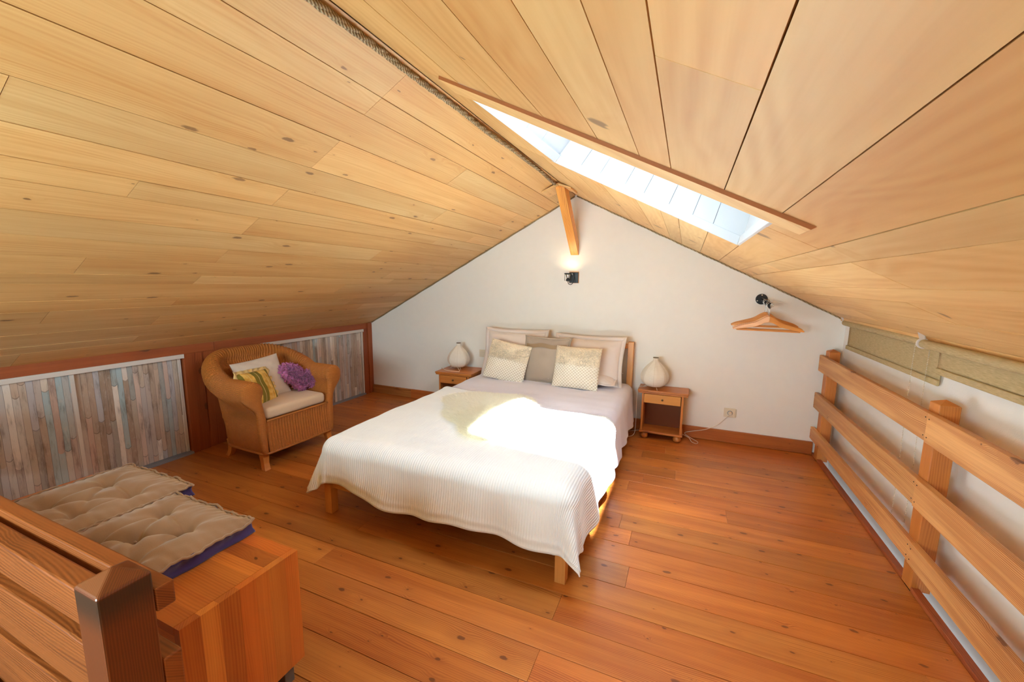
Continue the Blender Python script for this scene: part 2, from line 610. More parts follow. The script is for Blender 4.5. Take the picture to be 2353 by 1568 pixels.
def prism(bm, pts, off):
    """pts: list of Vector (planar polygon), off: extrusion vector"""
    off = Vector(off)
    a = [bm.verts.new(p) for p in pts]
    b = [bm.verts.new(Vector(p) + off) for p in pts]
    n = len(pts)
    bm.faces.new(a[::-1])
    bm.faces.new(b)
    for i in range(n):
        bm.faces.new((a[i], a[(i + 1) % n], b[(i + 1) % n], b[i]))
    bmesh.ops.recalc_face_normals(bm, faces=bm.faces[:])


def lathe(bm, prof, seg=32, lobes=0, lobeamp=0.0, cx=0, cy_=0):
    rings = []
    for r, z in prof:
        ring = []
        for i in range(seg):
            a = 2 * PI * i / seg
            rr = r * (1 - lobeamp * (1 - abs(math.cos(lobes * a / 2))) ) if lobes else r
            ring.append(bm.verts.new((cx + rr * math.cos(a), cy_ + rr * math.sin(a), z)))
        rings.append(ring)
    for a, b in zip(rings, rings[1:]):
        for i in range(seg):
            bm.faces.new((a[i], a[(i + 1) % seg], b[(i + 1) % seg], b[i]))
    for ring, fl in ((rings[0], True), (rings[-1], False)):
        bm.faces.new(ring[::-1] if fl else ring)


def tube(bm, pts, r, seg=8, closed=False):
    pts = [Vector(p) for p in pts]
    n = len(pts)
    rings = []
    prev = None
    for i, p in enumerate(pts):
        t = (pts[(i + 1) % n] - pts[i - 1]) if (closed or 0 < i < n - 1) else (pts[1] - pts[0] if i == 0 else pts[-1] - pts[-2])
        t.normalize()
        if prev is None:
            a = Vector((0, 0, 1)) if abs(t.z) < 0.9 else Vector((1, 0, 0))
            nrm = t.cross(a).normalized()
        else:
            nrm = (prev - t * prev.dot(t)).normalized()
        prev = nrm
        bn = t.cross(nrm)
        rr = r[i] if isinstance(r, (list, tuple)) else r
        rings.append([bm.verts.new(p + (nrm * math.cos(2 * PI * k / seg) + bn * math.sin(2 * PI * k / seg)) * rr) for k in range(seg)])
    m_ = n if closed else n - 1
    for i in range(m_):
        a, b = rings[i], rings[(i + 1) % n]
        for k in range(seg):
            bm.faces.new((a[k], a[(k + 1) % seg], b[(k + 1) % seg], b[k]))
    if not closed:
        bm.faces.new(rings[0][::-1])
        bm.faces.new(rings[-1])


def spline(pts, n=8):
    """Catmull-Rom through pts"""
    P = [Vector(p) for p in pts]
    P = [P[0] * 2 - P[1]] + P + [P[-1] * 2 - P[-2]]
    out = []
    for i in range(1, len(P) - 2):
        for k in range(n):
            t = k / n
            a, b, c, d = P[i - 1], P[i], P[i + 1], P[i + 2]
            out.append(0.5 * ((2 * b) + (c - a) * t + (2 * a - 5 * b + 4 * c - d) * t * t + (3 * b - a - 3 * c + d) * t ** 3))
    out.append(P[-2])
    return out


def grid_mesh(name, X, Y, Z, U=None, V=None, wrap_u=False):
    """arrays of shape (nv, nu)"""
    nv, nu = X.shape
    co = np.stack([X, Y, Z], -1).reshape(-1, 3)
    iu = np.arange(nu if wrap_u else nu - 1)
    iv = np.arange(nv - 1)
    a = (iv[:, None] * nu + iu[None, :]).ravel()
    b = (iv[:, None] * nu + ((iu + 1) % nu)[None, :]).ravel()
    c = b + nu
    d = a + nu
    faces = np.stack([a, b, c, d], -1)
    me = bpy.data.meshes.new(name)
    me.vertices.add(len(co))
    me.vertices.foreach_set('co', co.astype(np.float32).ravel())
    nf = len(faces)
    me.loops.add(nf * 4)
    me.loops.foreach_set('vertex_index', faces.ravel().astype(np.int32))
    me.polygons.add(nf)
    me.polygons.foreach_set('loop_start', (np.arange(nf) * 4).astype(np.int32))
    me.polygons.foreach_set('loop_total', np.full(nf, 4, np.int32))
    if U is not None:
        uvl = me.uv_layers.new(name='uv')
        uv = np.stack([U, V], -1).reshape(-1, 2)[faces.ravel()]
        uvl.data.foreach_set('uv', uv.astype(np.float32).ravel())
    me.update()
    me.validate()
    return me


def normals_of(X, Y, Z, sign=1):
    P = np.stack([X, Y, Z], -1)
    du = np.gradient(P, axis=1)
    dv = np.gradient(P, axis=0)
    n = np.cross(du, dv)
    l = np.linalg.norm(n, axis=-1, keepdims=True)
    l[l == 0] = 1
    return sign * n / l


def vnoise(shape, sx, sy, seed=0):
    """smooth value noise on a grid, -1..1"""
    rs = np.random.RandomState(seed)
    gx, gy = int(math.ceil(sx)) + 3, int(math.ceil(sy)) + 3
    g = rs.rand(gy, gx) * 2 - 1
    v = np.linspace(0, sy, shape[0])
    u = np.linspace(0, sx, shape[1])
    i0, j0 = v.astype(int), u.astype(int)
    fv, fu = v - i0, u - j0
    fv, fu = fv * fv * (3 - 2 * fv), fu * fu * (3 - 2 * fu)
    a = g[i0][:, j0] * (1 - fu) + g[i0][:, j0 + 1] * fu
    b = g[i0 + 1][:, j0] * (1 - fu) + g[i0 + 1][:, j0 + 1] * fu
    return a * (1 - fv)[:, None] + b * fv[:, None]


# ------------------------------------------------------------------ room numbers
XL, XRW, YB = -3.50, 1.13, 3.855            # knee wall, right wall, gable wall
XRIDGE, ZRIDGE = -1.007, 2.165
SL, SR = 0.5239, 0.4994
YF = -1.25                                   # wall behind the photographer
FX1, FY0 = 1.01, 0.40                        # right and near edges of the floor boards


def zl(x):
    return ZRIDGE + SL * (x - XRIDGE)


def zr(x):
    return ZRIDGE - SR * (x - XRIDGE)


# ------------------------------------------------------------------ floor
fl = boxo('floor', (XL - 0.05, FX1 + 0.028, FY0, YB + 0.05, -0.22, -0.021), M['dark'])
tag(fl, kind='structure', label='orange larch board floor of the attic')
boxo('landing_slab', (-0.72, FX1 + 0.028, YF, FY0 - 0.001, -0.22, -0.002), M['floor'], fl)
ys = [0.402, 0.552, 0.701, 0.852, 1.004, 1.149, 1.285, 1.432, 1.583, 1.735, 1.884, 2.052, 2.19] + [2.19 + 0.1485 * i for i in range(1, 12)]
ys[-1] = 3.85
known = {(1.285): -1.58, (1.583): -1.588, (1.432): -0.42, (1.149): -0.42, (1.735): -0.172}
rr = random.Random(5)
for i in range(len(ys) - 1):
    y0, y1 = ys[i], ys[i + 1]
    x = XL - 0.04
    cuts = []
    if y0 in known:
        k0 = known[y0]
        cuts = [k0 - 1.9, k0]
        if k0 < -1:
            cuts.append(k0 + 2.45)
    else:
        p = XL + rr.uniform(0.25, 1.6)
        while p < FX1 - 0.2:
            cuts.append(p)
            p += rr.choice((1.4, 1.9, 2.4)) + rr.uniform(-0.1, 0.1)
    cuts = [c for c in cuts if XL + 0.1 < c < FX1 - 0.1] + [FX1]
    for c in cuts:
        dz = rr.uniform(-0.0006, 0.0004)
        boxo('plank', (x + 0.0004, c - 0.0004, y0 + 0.0011, y1 - 0.0011, -0.020, dz), M['floor'], fl, bevel=0.0008, segs=1)
        x = c

# ------------------------------------------------------------------ ceiling
# opening of the roof window
A0, A1, A2, A3 = (-0.86, 1.40), (-0.72, 2.285), (0.213, 2.335), (0.219, 1.40)
OPY0, OPY1 = 1.40, 2.31
ce = bmesh.new()


def slab(bm, x0, x1, y0, y1, zf, th=0.10, up=0.020):
    pts = [Vector((x0, y0, zf(x0) + up)), Vector((x1, y0, zf(x1) + up)), Vector((x1, y1, zf(x1) + up)), Vector((x0, y1, zf(x0) + up))]
    prism(bm, pts, (0, 0, th))


slab(ce, XL - 0.15, XRIDGE, YF - 0.1, YB + 0.1, zl)
slab(ce, XRIDGE, XRW + 0.15, YF - 0.1, 1.31, zr)
slab(ce, XRIDGE, XRW + 0.15, 2.43, YB + 0.1, zr)
slab(ce, XRIDGE, -0.93, 1.31, 2.43, zr)
slab(ce, 0.33, XRW + 0.15, 1.31, 2.43, zr)
ceil = from_bm('ceiling', ce, M['dark'])
tag(ceil, kind='structure', label='double-pitched ceiling of wide pale planks')


def cplank(side, xa0, xa1, xb0, xb1, y0, y1, lift=0.0, mat=None, ya0=None, yb0=None):
    """plank between seams a and b (x at y0, x at y1)"""
    f = zl if side < 0 else zr
    g = 0.0013
    xa0, xa1, xb0, xb1 = xa0 + g, xa1 + g, xb0 - g, xb1 - g
    bm = bmesh.new()
    z = lambda x: f(x) + lift
    pts = [Vector((xa0, (ya0 or y0) + 0.0008, z(xa0))), Vector((xb0, (yb0 or y0) + 0.0008, z(xb0))), Vector((xb1, y1 - 0.0008, z(xb1))), Vector((xa1, y1 - 0.0008, z(xa1)))]
    n = (SL, 0, -1) if side < 0 else (-SR, 0, -1)
    n = Vector(n).normalized()
    prism(bm, pts, -n * 0.017)
    return from_bm('plank', bm, mat or M['ceil'], ceil)


le = [-1.009, -1.168, -1.263, -1.411, -1.592, -1.742, -1.869, -1.966, -2.111, -2.25, -2.38, -2.512, -2.60, -2.752, -2.856, -2.982, -3.10, -3.251, -3.34, -3.52]
lj = [[1.399, 3.40], [1.40, 3.05], [2.26], [1.416, 3.45], [0.52, 2.56], [1.42, 3.3], [0.9, 2.9], [1.424, 3.35], [0.46, 2.487], [1.443, 3.42], [0.924, 2.93], [1.447, 3.1],
      [0.6, 2.6], [1.459, 3.46], [0.947, 2.95], [1.461, 3.2], [0.7, 2.7], [1.465, 3.46], [0.972, 2.97]]
rr = random.Random(11)
for i in range(len(le) - 1):
    cuts = [YF] + ([lj[i][0] - 2.0] if lj[i][0] > 1.2 else []) + lj[i] + [YB]
    for a, b in zip(cuts, cuts[1:]):
        cplank(-1, le[i + 1], le[i + 1], le[i], le[i], a, b, rr.uniform(-0.0006, 0.0006))
# right slope: seams (x), joints
re = [-1.005, -0.80, -0.62, -0.474, -0.290, -0.160, -0.068, 0.077, 0.222, 0.378, 0.462, 0.622, 0.721, 0.867, 1.0, 1.135]
rj = [[2.9], [0.35], [], [-0.3], [0.2], [], [0.69], [3.1], [1.606, 3.2], [0.4, 2.6], [1.606], [0.7, 2.75], [1.9], [0.9, 2.9], [1.7]]
for i in range(len(re) - 1):
    xa, xb = re[i], re[i + 1]
    cuts = [YF] + rj[i] + [YB]
    for a, b in zip(cuts, cuts[1:]):
        lift = rr.uniform(-0.0007, 0.0007)
        if i == 0:
            # upper strip follows the upper edge of the opening
            for s0, s1, e0, e1 in ((a, min(b, 1.40), -0.80, -0.80), (max(a, 1.40), min(b, 2.285), -0.862, -0.722), (max(a, 2.285), b, -0.80, -0.80)):
                if s1 - s0 > 0.02:
                    if s0 >= 1.39 and s1 <= 2.30:
                        q0 = -0.862 + (s0 - 1.4) * 0.158
                        q1 = -0.862 + (s1 - 1.4) * 0.158
                        cplank(1, xa, xa, q0, q1, s0, s1, lift)
                    else:
                        cplank(1, xa, xa, e0, e1, s0, s1, lift)
            continue
        if xb <= 0.23:
            if a < OPY0 - 0.02:
                cplank(1, xa, xa, xb, xb, a, min(b, OPY0), lift)
            if b > OPY1 + 0.02:
                ey_ = lambda x_: 2.298 + (x_ + 0.72) * 0.0536
                if a > OPY1:
                    cplank(1, xa, xa, xb, xb, a, b, lift)
                else:
                    cplank(1, xa, xa, xb, xb, 2.3, b, lift, None, ey_(xa), ey_(xb))
        else:
            cplank(1, xa, xa, xb, xb, a, b, lift)

# ------------------------------------------------------------------ walls
wb = bmesh.new()
prism(wb, [Vector((XL - 0.15, YB, -2.6)), Vector((XRW + 0.15, YB, -2.6)), Vector((XRW + 0.15, YB, zr(XRW + 0.15) + 0.1)), Vector((XRIDGE, YB, ZRIDGE + 0.1)), Vector((XL - 0.15, YB, zl(XL - 0.15) + 0.1))], (0, 0.12, 0))
wall_back = tag(from_bm('wall_back', wb, M['plaster']), kind='structure', label='white plastered gable wall behind the bed')
wf = bmesh.new()
prism(wf, [Vector((XL - 0.15, YF, -2.6)), Vector((XRW + 0.15, YF, -2.6)), Vector((XRW + 0.15, YF, zr(XRW + 0.15) + 0.1)), Vector((XRIDGE, YF, ZRIDGE + 0.1)), Vector((XL - 0.15, YF, zl(XL - 0.15) + 0.1))], (0, -0.12, 0))
tag(from_bm('wall_front', wf, M['plaster']), kind='structure', label='plastered gable wall opposite the bed')
tag(boxo('wall_right', (XRW, XRW + 0.12, YF - 0.1, YB + 0.1, -2.6, zr(XRW) + 0.03), M['plaster']), kind='structure', label='white wall beyond the wooden railing')
lw = tag(boxo('wall_lower', (XL - 0.17, XL - 0.05, YF - 0.1, YB + 0.1, -2.6, 0.0), M['lower']), kind='structure', label='dark wall down in the stairwell')
tag(boxo('floor_lower', (XL - 0.15, XRW + 0.15, YF - 0.1, YB + 0.1, -2.62, -2.5), M['lower']), kind='structure', label='floor of the room below')
boxo('panel', (XL - 0.05, -0.72, FY0 - 0.03, FY0 - 0.001, -0.25, 0.0), M['redwood_y'], lw)

# knee wall on the left: timber frame, sliding panels in their tracks
wl = tag(boxo('wall_left', (XL - 0.12, XL - 0.045, YF - 0.05, YB, -0.01, zl(XL) + 0.02), M['dark']), kind='structure', label='low timber knee wall under the left roof slope')
boxo('beam', (XL - 0.05, XL + 0.002, YF, 2.06, 0.792, 0.866), M['redwood_y'], wl, 0.002)
boxo('beam', (XL - 0.05, XL + 0.001, 2.062, YB, 0.792, 0.866), M['redwood_y'], wl, 0.002)
boxo('post', (XL - 0.05, XL + 0.003, 1.835, 1.965, 0.0, 0.792), M['redwood_z'], wl, 0.002)
yy = 1.966
for wdt in (0.12, 0.09, 0.11, 0.10, 0.075):
    boxo('board', (XL - 0.05, XL - 0.006 + rr.uniform(-0.002, 0.002), yy, min(yy + wdt, 2.458) - 0.001, 0.0, 0.792), M['redwood_z'], wl, 0.0015)
    yy += wdt
boxo('post', (XL - 0.05, XL + 0.004, 3.725, 3.79, 0.0, 0.792), M['redwood_z'], wl, 0.002)
boxo('post', (XL - 0.05, XL + 0.016, 3.791, YB, 0.0, 0.86), M['redwood_z'], wl, 0.002)


def door(n, y0, y1, x, label, z0=0.02, z1=0.768):
    o = tag(boxo('door_%d' % n, (x - 0.016, x, y0, y1, z0, z1), M['print']), kind='structure', label=label)
    for a, b in ((y0, y0 + 0.012), (y1 - 0.012, y1)):
        boxo('edge_profile', (x - 0.018, x + 0.006, a - 0.004, b + 0.004, z0 - 0.002, z1), M['white_trim'], o, 0.001)
    return o


door(1, 0.30, 1.222, XL - 0.012, 'sliding closet panel printed with driftwood strips, behind the tufted cushions')
door(2, 1.19, 1.822, XL - 0.030, 'sliding closet panel printed with driftwood strips, left of the wicker armchair')
door(3, 2.468, 3.095, XL - 0.030, 'sliding closet panel printed with driftwood strips, behind the armchair back')
door(4, 3.07, 3.72, XL - 0.012, 'sliding closet panel printed with driftwood strips, right of the wicker armchair')
for n, (y0, y1, lb) in enumerate(((0.25, 1.835, 'white upper track above the nearer sliding closet panels'), (2.455, 3.722, 'white upper track above the farther sliding closet panels'))):
    t = tag(boxo('trim_%d' % (n + 1), (XL - 0.05, XL + 0.012, y0, y1, 0.762, 0.793), M['white_trim'], None, 0.0015), kind='structure', label=lb)
    b_ = tag(boxo('trim_%d' % (n + 3), (XL - 0.05, XL + 0.014, y0, y1, 0.0, 0.010), M['grey_track']), kind='structure', label=lb.replace('upper', 'lower floor').replace('above', 'under').replace('white', 'grey'))
    for xo in (-0.034, -0.014, 0.006):
        boxo('track_lip', (XL + xo, XL + xo + 0.004, y0, y1, 0.010, 0.019), M['grey_track'], b_)

# skirting boards on the gable wall
bb = empty('baseboard_back', kind='structure', label='wooden skirting board along the gable wall')
boxo('board', (XL + 0.017, -2.92, YB - 0.018, YB, 0.0, 0.098), M['skirt_pale'], bb, 0.002)
boxo('board', (-2.918, -1.2, YB - 0.020, YB, 0.0, 0.100), M['skirt'], bb, 0.002)
boxo('board', (-1.199, 1.008, YB - 0.020, YB, 0.004, 0.108), M['skirt'], bb, 0.002)
# upstand board along the edge of the floor
ed = empty('trim_5', kind='structure', label='dark red-brown board along the open edge of the floor')
py = (3.797, 3.713, 2.322, 2.238, 0.95)
for a, b in ((3.797, YB), (2.322, 3.713), (YF, 2.238)):
    boxo('board', (1.011, 1.042, a, b, -0.02, 0.018), M['redwood_y'], ed, 0.002)
# pale fascia on the lower edge of the right slope
fz = zr(1.10)
fa = bmesh.new()
prism(fa, [Vector((1.085, YF, zr(1.085) - 0.001)), Vector((1.128, YF, zr(1.128) - 0.001)), Vector((1.128, YF, zr(1.128) - 0.022)), Vector((1.088, YF, zr(1.128) - 0.004))], (0, YB - YF - 0.02, 0))
tag(from_bm('trim_6', fa, M['ceil'], None, bevel=0.003), kind='structure', label='pale wooden edge strip at the foot of the right roof slope')
# jute sealing cord between gable wall and roof
for n, (xa, xb, f) in enumerate(((XL + 0.02, XRIDGE - 0.01, zl), (XRIDGE + 0.01, XRW - 0.01, zr))):
    bm = bmesh.new()
    q = []
    for i in range(41):
        x = xa + (xb - xa) * i / 40
        q.append(Vector((x, YB - 0.004, f(x) - 0.006 + 0.002 * math.sin(i * 1.7))))
    tube(bm, q, 0.0065, 6)
    tag(from_bm('trim_%d' % (7 + n), bm, M['rope'], None, True), kind='structure', label='jute sealing cord where the %s roof slope meets the gable wall' % ('left', 'right')[n])

# ------------------------------------------------------------------ roof window
win = empty('window_1', (0, 0, 0), kind='structure', label='roof window with white boarded reveals near the ridge')
LUP = Vector((0.33, 0, 0.385))      # direction of the upper reveal, up to the pane
LDN = Vector((0.10, 0, 0.49))       # direction of the other reveals
c0, c1, c2, c3 = [Vector((p[0], p[1], zr(p[0]))) for p in (A0, A1, A2, A3)]
d0, d1, d2, d3 = c0 + LUP, c1 + LUP, c2 + LDN, c3 + LDN


def reveal(pa, pb, ta, tb, n, out, lipw, gapw=0.0011):
    """boards side by side from edge pa-pb up to ta-tb, thickness towards `out`"""
    out = Vector(out)
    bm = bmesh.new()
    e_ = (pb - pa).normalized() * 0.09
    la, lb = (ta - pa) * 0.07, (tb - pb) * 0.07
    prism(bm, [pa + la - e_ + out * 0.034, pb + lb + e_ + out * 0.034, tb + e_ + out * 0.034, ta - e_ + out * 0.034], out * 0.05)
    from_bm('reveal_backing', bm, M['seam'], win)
    ws = [0.8 + 0.5 * random.random() for _ in range(n)]
    tot = sum(ws)
    f = 0
    for w_ in ws:
        f0, f1 = f / tot, (f + w_) / tot
        f += w_
        L = (pb - pa).length
        g = gapw / L
        f0 = f0 if f0 > 0 else -0.03
        f1 = f1 if f1 < 0.999 else 1.03
        a, b = pa.lerp(pb, f0 + g), pa.lerp(pb, f1 - g)
        c, d = ta.lerp(tb, f1 - g), ta.lerp(tb, f0 + g)
        bm = bmesh.new()
        o2 = out * (0.014 + random.uniform(0, 0.002))
        prism(bm, [a + o2, b + o2, c + o2, d + o2], out * 0.018)
        from_bm('plank', bm, M['white_paint'], win)
    # white lip board round the lower edge
    va, vb = (ta - pa).normalized(), (tb - pb).normalized()
    bm = bmesh.new()
    prism(bm, [pa - va * 0.003, pb - vb * 0.003, pb + vb * lipw, pa + va * lipw], out * 0.014)
    from_bm('lip_board', bm, M['white_paint'], win, bevel=0.002)


reveal(c1, c2, d1, d2, 8, (0, 1, 0), 0.042)
reveal(c0, c1, d0, d1, 5, Vector((-0.76, 0, 0.65)), 0.042)
reveal(c3, c2, d3, d2, 5, Vector((0.98, 0, -0.2)), 0.042)
reveal(c0, c3, d0, d3, 8, (0, -1, 0), 0.042)
# sash widened outward to block stray sun, and pane
cen = (d0 + d1 + d2 + d3) / 4
nrm = Vector((SR, 0, 1)).normalized()
ins = lambda p, qx, qy: Vector((p.x + qx, p.y + qy, 0))


def onpl(x, y, off=0.0):
    z = d0.z + (d3.z - d0.z) * (x - d0.x) / (d3.x - d0.x)
    return Vector((x, y, z)) + nrm * off


X0, X1, Y0, Y1 = d0.x - 0.45, d3.x + 0.25, 1.20, 2.55
gx0, gx1, gy0, gy1 = d0.x + 0.045, d3.x - 0.07, 1.42, 2.11
for q in (((X0, Y0), (X1, Y0), (X1, gy0), (X0, gy0)), ((X0, gy1), (X1, gy1), (X1, Y1), (X0, Y1)),
          ((X0, gy0), (gx0, gy0), (gx0, gy1), (X0, gy1)), ((gx1, gy0), (X1, gy0), (X1, gy1), (gx1, gy1))):
    bm = bmesh.new()
    prism(bm, [onpl(*p, -0.004) for p in q], nrm * 0.05)
    from_bm('sash_shroud', bm, M['white_paint'], win)
bm = bmesh.new()
prism(bm, [onpl(gx0 - 0.01, gy0 - 0.01, 0.02), onpl(gx1 + 0.01, gy0 - 0.01, 0.02), onpl(gx1 + 0.01, gy1 + 0.01, 0.02), onpl(gx0 - 0.01, gy1 + 0.01, 0.02)], nrm * 0.006)
from_bm('pane', bm, M['glass'], win)

for q in (((X0, Y0), (X0, Y1)), ((X1, Y0), (X1, Y1)), ((X0, Y0), (X1, Y0)), ((X0, Y1), (X1, Y1))):  # unseen box round the shaft, added to keep stray sun out
    (ax, ay), (bx_, by_) = q
    bm = bmesh.new()
    off = (0.03, 0, 0) if ax == bx_ else (0, 0.03, 0)
    prism(bm, [Vector((ax, ay, zr(ax) + 0.03)), Vector((bx_, by_, zr(bx_) + 0.03)), onpl(bx_, by_, 0.05), onpl(ax, ay, 0.05)], off)
    from_bm('sun_shroud', bm, M['white_paint'], win)

# batten on the near side of the opening
bt = bmesh.new()
xa, xb = -0.885, 0.302
n_ = Vector((-SR, 0, -1)).normalized()
dirx = Vector((1, 0, -SR)).normalized()
pa = Vector((xa, 1.376, zr(xa)))
pb = Vector((xb, 1.330, zr(xb)))
prism(bt, [pa, pb, pb + n_ * 0.0125 - dirx * 0.008, pa + n_ * 0.0125 + dirx * 0.004], (0, 0.116, 0))
bat = tag(from_bm('wooden_batten', bt, M['ceil_x'], None, bevel=0.002), 'pale wooden batten screwed to the ceiling along the near side of the roof window', 'batten')

bt = bmesh.new()  # strip on the near face, shade of the batten painted in brown
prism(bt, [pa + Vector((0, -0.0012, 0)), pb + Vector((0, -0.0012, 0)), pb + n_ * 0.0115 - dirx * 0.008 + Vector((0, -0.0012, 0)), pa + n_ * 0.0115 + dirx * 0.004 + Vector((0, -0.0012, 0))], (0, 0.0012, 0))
from_bm('shaded_edge', bt, M['edge'], bat)['label'] = 'front edge with its shade painted in dark brown'

# rope along the ridge
rp = []
N = 130
for i in range(N + 1):
    y = YF + 0.3 + (3.30 - YF - 0.3) * i / N
    sag = 0.010 * math.sin(y * 5.1) + 0.006 * math.sin(y * 11.0 + 1)
    rp.append(Vector((XRIDGE - 0.016 + 0.006 * math.sin(y * 3.3), y, ZRIDGE - 0.020 + 0.4 * sag)))
bm = bmesh.new()
for s in range(3):
    tube(bm, [p + Vector((0.0065 * math.cos(i * 1.1 + s * 2.094), 0, 0.0065 * math.sin(i * 1.1 + s * 2.094))) for i, p in enumerate(rp)], 0.0072, 6)
tag(from_bm('ridge_rope', bm, M['rope'], None, True), 'thick twisted jute rope running along the ridge of the ceiling', 'rope')

# ------------------------------------------------------------------ timber brace under the ridge
br = empty('timber_brace', (-1.0, 3.855, 1.617), label='orange larch brace sloping from the ridge down to the gable wall', cat='brace')
O = Vector(br.location)
bm = bmesh.new()
prof = [(3.31, 2.165), (3.31, 2.118), (3.835, 1.622), (3.852, 1.617), (3.852, 1.72), (3.46, 2.10), (3.46, 2.165)]
RB = Matrix.Rotation(math.atan2(0.525, 0.496), 4, 'X')
prism(bm, [RB.inverted() @ (Vector((-1.038, y, z)) - O) for y, z in prof], RB.inverted() @ Vector((0.076, 0, 0)))
from_bm('beam', bm, M['brace'], br, bevel=0.004).rotation_euler = RB.to_euler()
for s, f in ((-1, zl), (1, zr)):
    bm = bmesh.new()
    xe = XRIDGE + s * (0.135 if s < 0 else 0.11)
    prism(bm, [Vector((XRIDGE + s * 0.002, 3.27, f(XRIDGE) - 0.018)) - O, Vector((xe, 3.27, f(xe) - 0.001)) - O, Vector((xe, 3.27, f(xe) - 0.014)) - O, Vector((XRIDGE + s * 0.002, 3.27, f(XRIDGE) - 0.030)) - O], (0, 0.20, 0))
    from_bm('saddle_board', bm, M['ceil'], br, bevel=0.001)

# ------------------------------------------------------------------ railings
def pyramid_post(parent, x0, x1, y0, y1, z0, ztop, mat, peak=0.020):
    bm = bmesh.new()
    bx(bm, x0, x1, y0, y1, z0, ztop)
    bm.faces.ensure_lookup_table()
    topf = max(bm.faces, key=lambda f: f.calc_center_median().z)
    res = bmesh.ops.poke(bm, faces=[topf])
    for v in res['verts']:
        v.co.z += peak
    return from_bm('post', bm, mat, parent, bevel=0.003)


ra = empty('wooden_railing', (1.0, 2.28, 0), label='pale larch railing with three board rails in front of the right wall', cat='railing')
O = Vector(ra.location)


def rloc(x0, x1, y0, y1, z0, z1):
    return (x0 - O.x, x1 - O.x, y0 - O.y, y1 - O.y, z0 - O.z, z1 - O.z)


for y0, y1 in ((3.715, 3.795), (2.24, 2.32), (0.77, 0.85)):
    pyramid_post(ra, 1.011 - O.x, 1.081 - O.x, y0 - O.y, y1 - O.y, 0.0, 0.862, M['larch_z'])
for (z0, z1, ysp, yend) in ((0.697, 0.822, 2.250, 3.835), (0.396, 0.518, 2.262, 3.85), (0.140, 0.234, 2.232, 3.852)):
    for a, b, dd in ((ysp + 0.0008, yend, 0.0), (0.81, ysp - 0.0008, 0.004), (-1.0, 0.808, 0.002)):
        r_ = boxo('rail', rloc(0.984 - dd, 1.010, a, b, z0 - dd * 0.6, z1 + dd * 0.4), M['larch_y'], ra, 0.0025)
        for yy_ in ((a + 0.018), (b - 0.018)):
            for zz_ in (z0 + 0.022, z1 - 0.022):
                if yy_ > 1.0:
                    bm = bmesh.new()
                    bmesh.ops.create_cone(bm, cap_ends=True, segments=8, radius1=0.0028, radius2=0.0028, depth=0.002,
                                          matrix=Matrix.Translation((0.984 - dd - 0.0005 - O.x, yy_ - O.y, zz_)) @ Matrix.Rotation(PI / 2, 4, 'Y'))
                    from_bm('screw', bm, M['black'], r_)

# stair railing, bottom left
sr = empty('stair_railing', (-0.848, 0.308, 0), label='dark-topped oiled newel post with board rails at the stairwell', cat='railing')
O = Vector(sr.location)
M['newel'] = wood('smoky_newel', (120, 62, 26), (88, 42, 14), 2, 0.35, 0.2, 70, 0.5, 0.05, streak=0.4, coat=0.3)


def newel_mat():
    k = NT('worn_newel')
    tc = k.n('ShaderNodeTexCoord')
    sp = k.n('ShaderNodeSeparateXYZ')
    k.l(tc.outputs['Object'], sp.inputs[0])
    ac = k.math('ADD', sp.outputs[0], sp.outputs[1])
    n = k.noise(k.comb(k.math('MULTIPLY', ac, 6.0), 0.0, sp.outputs[2]), 5, 4)
    grain = k.math('ABSOLUTE', k.math('SINE', k.math('ADD', k.math('MULTIPLY', ac, 800.0), k.math('MULTIPLY', n, 8.0))))
    base = k.mix(grain, c4((118, 58, 24)), c4((94, 44, 16)))
    # grimy hand-worn band just under the cap
    nb = k.noise(tc.outputs['Object'], 40, 4, 0.7)
    zz_ = k.math('ADD', sp.outputs[2], k.math('MULTIPLY', nb, 0.03))
    band = k.math('MULTIPLY', k.smooth(zz_, 0.80, 0.862), k.math('SUBTRACT', 1.0, k.smooth(sp.outputs[2], 0.858, 0.864)))
    k.l(k.mix(k.math('MULTIPLY', band, 0.85), base, c4((44, 32, 20))), k.b.inputs['Base Color'])
    k.b.inputs['Roughness'].default_value = 0.38
    k.b.inputs['Coat Weight'].default_value = 0.25
    return k.m


pyramid_post(sr, -0.884 - O.x, -0.812 - O.x, 0.272 - O.y, 0.344 - O.y, -0.25, 0.865, newel_mat(), 0.022)
pyramid_post(sr, -2.45 - O.x, -2.378 - O.x, 0.272 - O.y, 0.344 - O.y, -0.25, 0.865, M['larch_z'], 0.022)
for z0, z1 in ((0.742, 0.815), (0.592, 0.706), (0.44, 0.565), (0.14, 0.30)):
    for a, b in ((-2.378, -0.885), (XL - 0.04, -2.451)):
        boxo('rail', (a - O.x, b - O.x, 0.297 - O.y, 0.334 - O.y, z0, z1), M['stair_x'], sr, 0.004)
for z0, z1 in ((0.784, 0.828), (0.55, 0.69), (0.25, 0.39)):
    boxo('rail', (-3.3 - O.x, -0.812 - O.x, 0.3445 - O.y, 0.374 - O.y, z0, z1), M['stair_x'], sr, 0.003)

